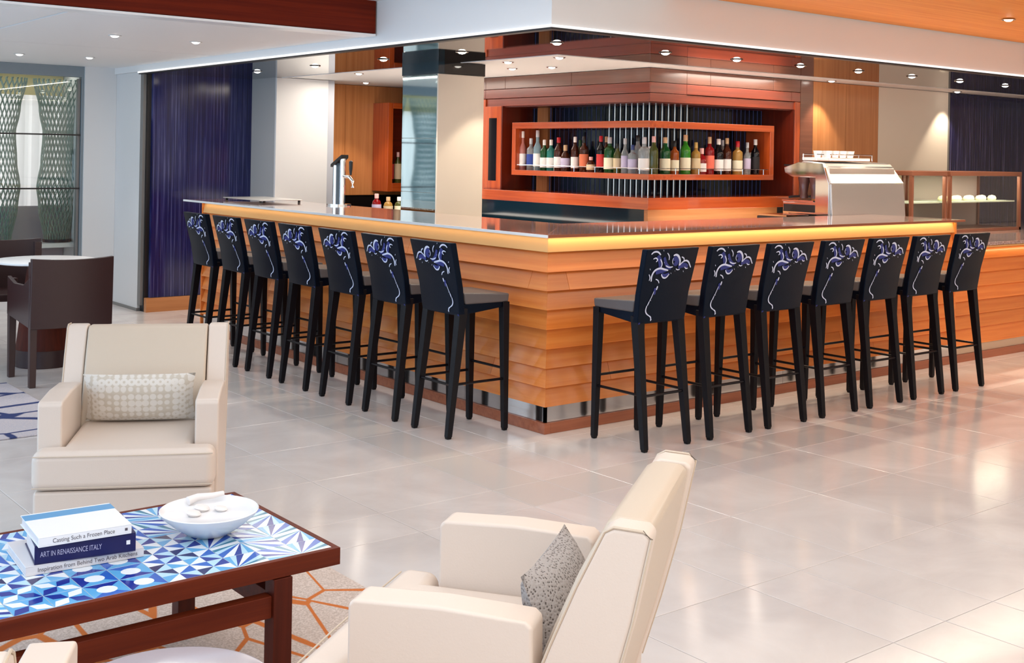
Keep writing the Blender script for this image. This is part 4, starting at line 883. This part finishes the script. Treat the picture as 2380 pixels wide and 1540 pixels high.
# coffee table
ct = thing('coffee_table', 'low walnut coffee table topped with blue and white patterned mosaic tiles', 'coffee table', (0, 0, 0))
TX0, TX1, TY0, TY1, TZ = -3.80, -2.515, -2.075, -1.395, 0.42
bm = bmesh.new(); box(bm, TX0, TX1, TY0, TY0+0.018, TZ-0.048, TZ); box(bm, TX0, TX1, TY1-0.018, TY1, TZ-0.048, TZ); box(bm, TX0, TX0+0.018, TY0+0.018, TY1-0.018, TZ-0.048, TZ); box(bm, TX1-0.018, TX1, TY0+0.018, TY1-0.018, TZ-0.048, TZ)
box(bm, TX0+0.018, TX1-0.018, TY0+0.018, TY1-0.018, TZ-0.045, TZ-0.01)
obj('frame', bm, 'walnut_x', ct, bevel=0.0015)
mm = ['m_white', 'm_pale', 'm_sky', 'm_blue', 'm_royal', 'm_navy', 'm_teal']
def tile_mesh(kind, cs):
    bm = bmesh.new(); h = cs/2-0.0008; z0, z1 = -0.009, 0.0
    # sides
    vb = [bm.verts.new(p) for p in ((-h, -h, z0), (h, -h, z0), (h, h, z0), (-h, h, z0))]; vt = [bm.verts.new((v.co.x, v.co.y, z1)) for v in vb]
    for i in range(4): bm.faces.new((vb[i], vb[(i+1) % 4], vt[(i+1) % 4], vt[i])).material_index = 0
    def poly(pts, mi): bm.faces.new([bm.verts.new((x*h, y*h, z1)) for x, y in pts]).material_index = mi
    if kind == 'pin':
        c = (0, 0); cs_ = [(-1, -1), (0, -1), (1, -1), (1, 0), (1, 1), (0, 1), (-1, 1), (-1, 0)]; cl = [0, 4, 1, 3, 0, 5, 1, 2]
        for i in range(8): poly([c, cs_[i], cs_[(i+1) % 8]], cl[i])
    elif kind == 'rays':
        c = (-1, -1); ed = [(1, -1), (1, -0.6), (1, -0.2), (1, 0.3), (1, 1), (0.3, 1), (-0.2, 1), (-0.6, 1), (-1, 1)]; cl = [0, 6, 1, 3, 0, 4, 1, 2]
        for i in range(8): poly([c, ed[i], ed[i+1]], cl[i])
    elif kind == 'chev':
        for k in range(5):
            a = -1+k*0.4; poly([(-1, a), (0, min(1, a+0.5)), (0, min(1, a+0.9)), (-1, min(1, a+0.4))] if a+0.9 <= 1.4 else [(-1, a), (0, 1), (-1, 1)], [0, 3, 1, 2, 0][k]); poly([(1, a), (0, min(1, a+0.5)), (0, min(1, a+0.9)), (1, min(1, a+0.4))][::-1] if a+0.9 <= 1.4 else [(1, a), (1, 1), (0, 1)], [1, 4, 0, 2, 1][k])
        poly([(-1, -1), (1, -1), (0, -0.5)], 3)
    elif kind == 'circ':
        n = 16; ring = [(0.55*math.cos(2*PI*i/n+PI/4), 0.55*math.sin(2*PI*i/n+PI/4)) for i in range(n)]; poly(ring, 0)
        cor = [(1, 1), (-1, 1), (-1, -1), (1, -1)]
        for q in range(4):
            a = [ring[(q*4+k) % n] for k in range(5)]; poly([cor[q]] + [cor[(q+1) % 4]] + a[::-1], [3, 2, 4, 2][q])
    elif kind == 'petal':
        poly([(-1, -1), (1, -1), (1, 1), (-1, 1)], 2) ;
        for sx, sy, mi in ((1, 1, 4), (-1, 1, 0), (-1, -1, 4), (1, -1, 0)):
            f = bm.faces.new([bm.verts.new((x*h, y*h, z1+0.0003)) for x, y in ((0, 0), (sx*0.75, sy*0.2), (sx, sy), (sx*0.2, sy*0.75))]); f.material_index = mi
    bmesh.ops.recalc_face_normals(bm, faces=bm.faces[:])
    for f in bm.faces:
        if abs(f.normal.z) > 0.9 and f.normal.z < 0: f.normal_flip()
    me = bpy.data.meshes.new('mosaic_tile'); bm.to_mesh(me); bm.free()
    for q in mm: me.materials.append(M[q])
    return me
nx, ny = 13, 7; cx_ = (TX1-TX0-0.036)/nx; cy_ = (TY1-TY0-0.036)/ny; cs = min(cx_, cy_)
TM = {k: tile_mesh(k, cs) for k in ('pin', 'rays', 'chev', 'circ', 'petal')}
rr_ = random.Random(3)
for i in range(nx):
    for j in range(ny):
        x = TX0+0.018+cx_*(i+0.5); y = TY0+0.018+cy_*(j+0.5); fi, fj = i/nx, j/ny
        if fi > 0.76: kd = 'rays'
        elif fj > 0.55: kd = 'chev' if fi < 0.62 else 'rays'
        elif fi > 0.56: kd = 'pin'
        elif fi > 0.42: kd = 'circ'
        elif fi > 0.25: kd = rr_.choice(['petal', 'pin'])
        else: kd = 'chev'
        o = bpy.data.objects.new('mosaic_tile', TM[kd]); COL.objects.link(o); o.parent = ct; o.location = (x, y, TZ-0.0005)
        q = {'rays': (i % 2)+2*(j % 2), 'chev': 1 if fj > 0.55 else (j % 2)*2, 'pin': (i+j) % 2, 'circ': (i+j) % 4, 'petal': (i+j) % 2}[kd]
        o.rotation_euler = (0, 0, q*PI/2); o.scale = (cx_/cs, cy_/cs, 1) if q % 2 == 0 else (cy_/cs, cx_/cs, 1)
for lx in (-2.695, -3.60):
    for ly in (TY0, TY1-0.05): obj('leg', BX(lx-0.028, lx+0.028, ly-0.004 if ly == TY0 else ly, ly+0.05, 0.009, TZ-0.05), 'walnut_z', ct, bevel=0.0015)
for ly in (TY0+0.006, TY1-0.045): obj('stretcher', BX(-3.60+0.029, -2.695-0.029, ly, ly+0.038, 0.265, 0.325), 'walnut_x', ct, bevel=0.0015)
for lx in (-2.695, -3.60): obj('stretcher', BX(lx-0.022, lx+0.022, TY0+0.05, TY1-0.05, 0.265, 0.325), 'walnut_x', ct, bevel=0.0015)

# books
def text_mesh(body, size, mt, parent, loc, rot, fit=None):
    cu_ = bpy.data.curves.new('lettering', 'FONT'); cu_.body = body; cu_.size = size; cu_.align_x = 'LEFT'; cu_.align_y = 'CENTER'
    tmp = bpy.data.objects.new('tmp', cu_); COL.objects.link(tmp); bpy.context.view_layer.update()
    me = bpy.data.meshes.new_from_object(tmp.evaluated_get(bpy.context.evaluated_depsgraph_get())); bpy.data.objects.remove(tmp); bpy.data.curves.remove(cu_)
    w = max(v.co.x for v in me.vertices)
    if fit:
        for v in me.vertices: v.co.x *= fit/w
    me.materials.clear(); me.materials.append(M[mt]); me.name = 'lettering'
    o = bpy.data.objects.new('lettering', me); COL.objects.link(o); o.parent = parent; o.location = loc; o.rotation_euler = rot; return o
def book(label, loc, rz, w, d, h, cover, z):
    t = thing('book', label, 'book', (loc[0], loc[1], z), math.radians(rz), group='books stacked on the coffee table')
    obj('pages', BX(0.004, w-0.004, 0.004, d-0.003, 0.003, h-0.003), 'paper', t)
    b = bmesh.new(); box(b, 0, w, 0, d, 0, 0.003); box(b, 0, w, 0, d, h-0.003, h); box(b, 0, w, 0, 0.003, 0.003, h-0.003); obj('cover', b, cover, t, bevel=0.001)
    return t
b1 = book('lowest book of the stack, white with grey spine lettering', (-3.298, -1.806), -4.5, 0.308, 0.235, 0.025, 'book_grey', 0.4203)
text_mesh('Inspiration from Behind Two Arab Kitchens', 0.016, 'ink', b1, (0.03, -0.0006, 0.012), (PI/2, 0, 0), 0.26)
b2 = book('thick navy book in the middle of the stack with pale spine lettering', (-3.275, -1.804), -9.5, 0.258, 0.19, 0.05, 'book_navy', 0.4455)
text_mesh('ART IN RENAISSANCE ITALY', 0.02, 'ink_pale', b2, (0.014, -0.0006, 0.025), (PI/2, 0, 0), 0.155)
obj('publisher_mark', BX(0.233, 0.243, -0.0008, 0.0, 0.021, 0.032), 'book_white', b2)
b3 = book('topmost book of the stack, white cover with a sky blue band', (-3.272, -1.826), -5.0, 0.24, 0.225, 0.026, 'book_white', 0.4957)
text_mesh('Casting Such a Frozen Place', 0.016, 'ink', b3, (0.035, -0.0006, 0.013), (PI/2, 0, 0), 0.16)
obj('publisher_mark', BX(0.222, 0.229, -0.0008, 0.0, 0.01, 0.017), 'ink', b3)
obj('blue_band', BX(0.0, 0.24, 0.165, 0.215, 0.026, 0.0264), 'book_sky', b3)
# bowl
bm = bmesh.new(); lathe(bm, [(0, 0), (0.045, 0), (0.06, 0.004), (0.10, 0.03), (0.135, 0.06), (0.142, 0.072), (0.139, 0.074), (0.130, 0.062), (0.122, 0.058), (0, 0.056)], 48)
bw_ = obj('bowl', bm, 'ceramic', smooth=True); bw_.location = (-2.765, -1.75, 0.4203); tag(bw_, 'wide white shallow bowl on the mosaic coffee table', 'bowl')
for (dx, dy, r, lab) in ((-0.045, 0.01, 0.022, 'pale shell in the white bowl, nearest the books'), (-0.005, 0.045, 0.024, 'pale shell in the middle of the white bowl'), (0.04, 0.012, 0.02, 'small pale shell in the white bowl, nearest the table edge')):
    bm = bmesh.new(); lathe(bm, [(0, 0), (r*.7, 0.001), (r, r*.35), (r*.8, r*.65), (0, r*.8)], 16); o = obj('shell', bm, 'cookie', smooth=True); o.location = (-2.765+dx, -1.75+dy, 0.4765); o.rotation_euler = (0.1, 0.15, 0.4); tag(o, lab, 'shell', 'shells in the bowl')
bm = bmesh.new(); tube(bm, [(-0.05, 0, 0), (-0.02, 0.012, 0.006), (0.02, 0.0, 0.01), (0.055, 0.01, 0.012)], 0.013, 10, r2=0.007); o = obj('driftwood', bm, 'cookie', smooth=True); o.location = (-2.735, -1.655, 0.492); o.rotation_euler = (0, 0, -0.3); tag(o, 'small pale driftwood piece lying across the far rim of the bowl', 'driftwood')
# round side table
st = thing('side_table', 'low round side table with pale glossy top between two armchairs', 'side table', (-3.195, -2.51, 0.0))
bm = bmesh.new(); lathe(bm, [(0, 0.34), (0.21, 0.34), (0.222, 0.345), (0.222, 0.358), (0.215, 0.36), (0, 0.36)], 64); obj('top', bm, mat('lilac_grey_lacquer', lin((190, 182, 188)), 0.12), st, smooth=True)
bm = bmesh.new(); lathe(bm, [(0, 0.009), (0.14, 0.009), (0.14, 0.02), (0.02, 0.03), (0.02, 0.34), (0, 0.34)], 32); obj('pedestal', bm, 'brushed', st, smooth=True)

# ================================================================== DINING GROUP
def make_dchair(label, loc, rz):
    t = thing('dining_chair', label, 'chair', loc, rz, group='chocolate leather dining chairs')
    for sx in (-1, 1):
        for y in (-0.225, 0.225):
            bm = bmesh.new(); x = sx*0.235; hull8(bm, [(x-0.02, y-0.02, 0), (x+0.02, y-0.02, 0), (x+0.02, y+0.02, 0), (x-0.02, y+0.02, 0)], [(x-0.026, y-0.026, 0.66 if y > 0 else 0.8), (x+0.026, y-0.026, 0.66 if y > 0 else 0.8), (x+0.026, y+0.026, 0.66 if y > 0 else 0.8), (x-0.026, y+0.026, 0.66 if y > 0 else 0.8)]); obj('leg', bm, 'brownleg', t, bevel=0.004)
    bm = bmesh.new(); n = 8; pv = None
    for i in range(n+1):
        u = -1+2*i/n; x = u*0.262; y = -0.262-0.03*(1-u*u); cur = [bm.verts.new(p) for p in ((x, y, 0.375), (x, y-0.015, 0.825-0.012*(1-u*u)), (x, y+0.022, 0.825-0.012*(1-u*u)), (x, y+0.028, 0.375))]
        if pv:
            for a in range(4): bm.faces.new((pv[a], cur[a], cur[(a+1) % 4], pv[(a+1) % 4]))
        else: bm.faces.new(cur)
        pv = cur
    bm.faces.new(pv[::-1]); obj('backrest', bm, 'brown', t, bevel=0.004)
    for sx in (-1, 1):
        bm = bmesh.new(); prism(bm, [(-0.23, 0.38), (-0.23, 0.70), (-0.1, 0.645), (0.1, 0.64), (0.245, 0.675), (0.245, 0.42)], sx*0.25-0.012, sx*0.25+0.012, lambda a, z, s: (s, a, z)); obj('arm_panel', bm, 'brown', t, bevel=0.004)
    bm = bmesh.new(); box(bm, -0.235, 0.235, -0.24, 0.245, 0.40, 0.455); obj('seat', bm, 'brown', t, bevel=0.012, seg=3)
    return t
d1 = make_dchair('chocolate leather dining chair with its back to the lounge, pulled to the round table', (-1.655, 3.05, 0), 0)
dup(d1, (-1.62, 4.32, 0), PI-0.15, 'chocolate leather dining chair across the round table, facing the lounge')
dup(d1, (-2.26, 3.75, 0), -PI/2+0.2, 'chocolate leather dining chair at the side of the round table away from the bar')
dup(d1, (-2.0, 5.1, 0), PI, 'chocolate leather dining chair farthest back by the screened window')
dt = thing('dining_table', 'round dining table with white top and dark wood drum pedestal', 'table', (-1.57, 3.62, 0))
bm = bmesh.new(); lathe(bm, [(0, 0.722), (0.33, 0.722), (0.345, 0.728), (0.345, 0.738), (0.34, 0.742), (0, 0.742)], 56); obj('tabletop', bm, 'bright', dt, smooth=True)
bm = bmesh.new(); lathe(bm, [(0, 0.0), (0.185, 0.0), (0.19, 0.03), (0.19, 0.12), (0.12, 0.70), (0.12, 0.722), (0, 0.722)], 32); obj('pedestal', bm, 'walnut_z', dt, smooth=True)
bm = bmesh.new(); lathe(bm, [(0.191, 0.004), (0.1925, 0.004), (0.1925, 0.12), (0.191, 0.12)], 32); obj('base_band', bm, 'brown', dt, smooth=True)
dt2 = dup(dt, (-2.15, 5.75, 0), label='second round dining table farther back by the screened window')
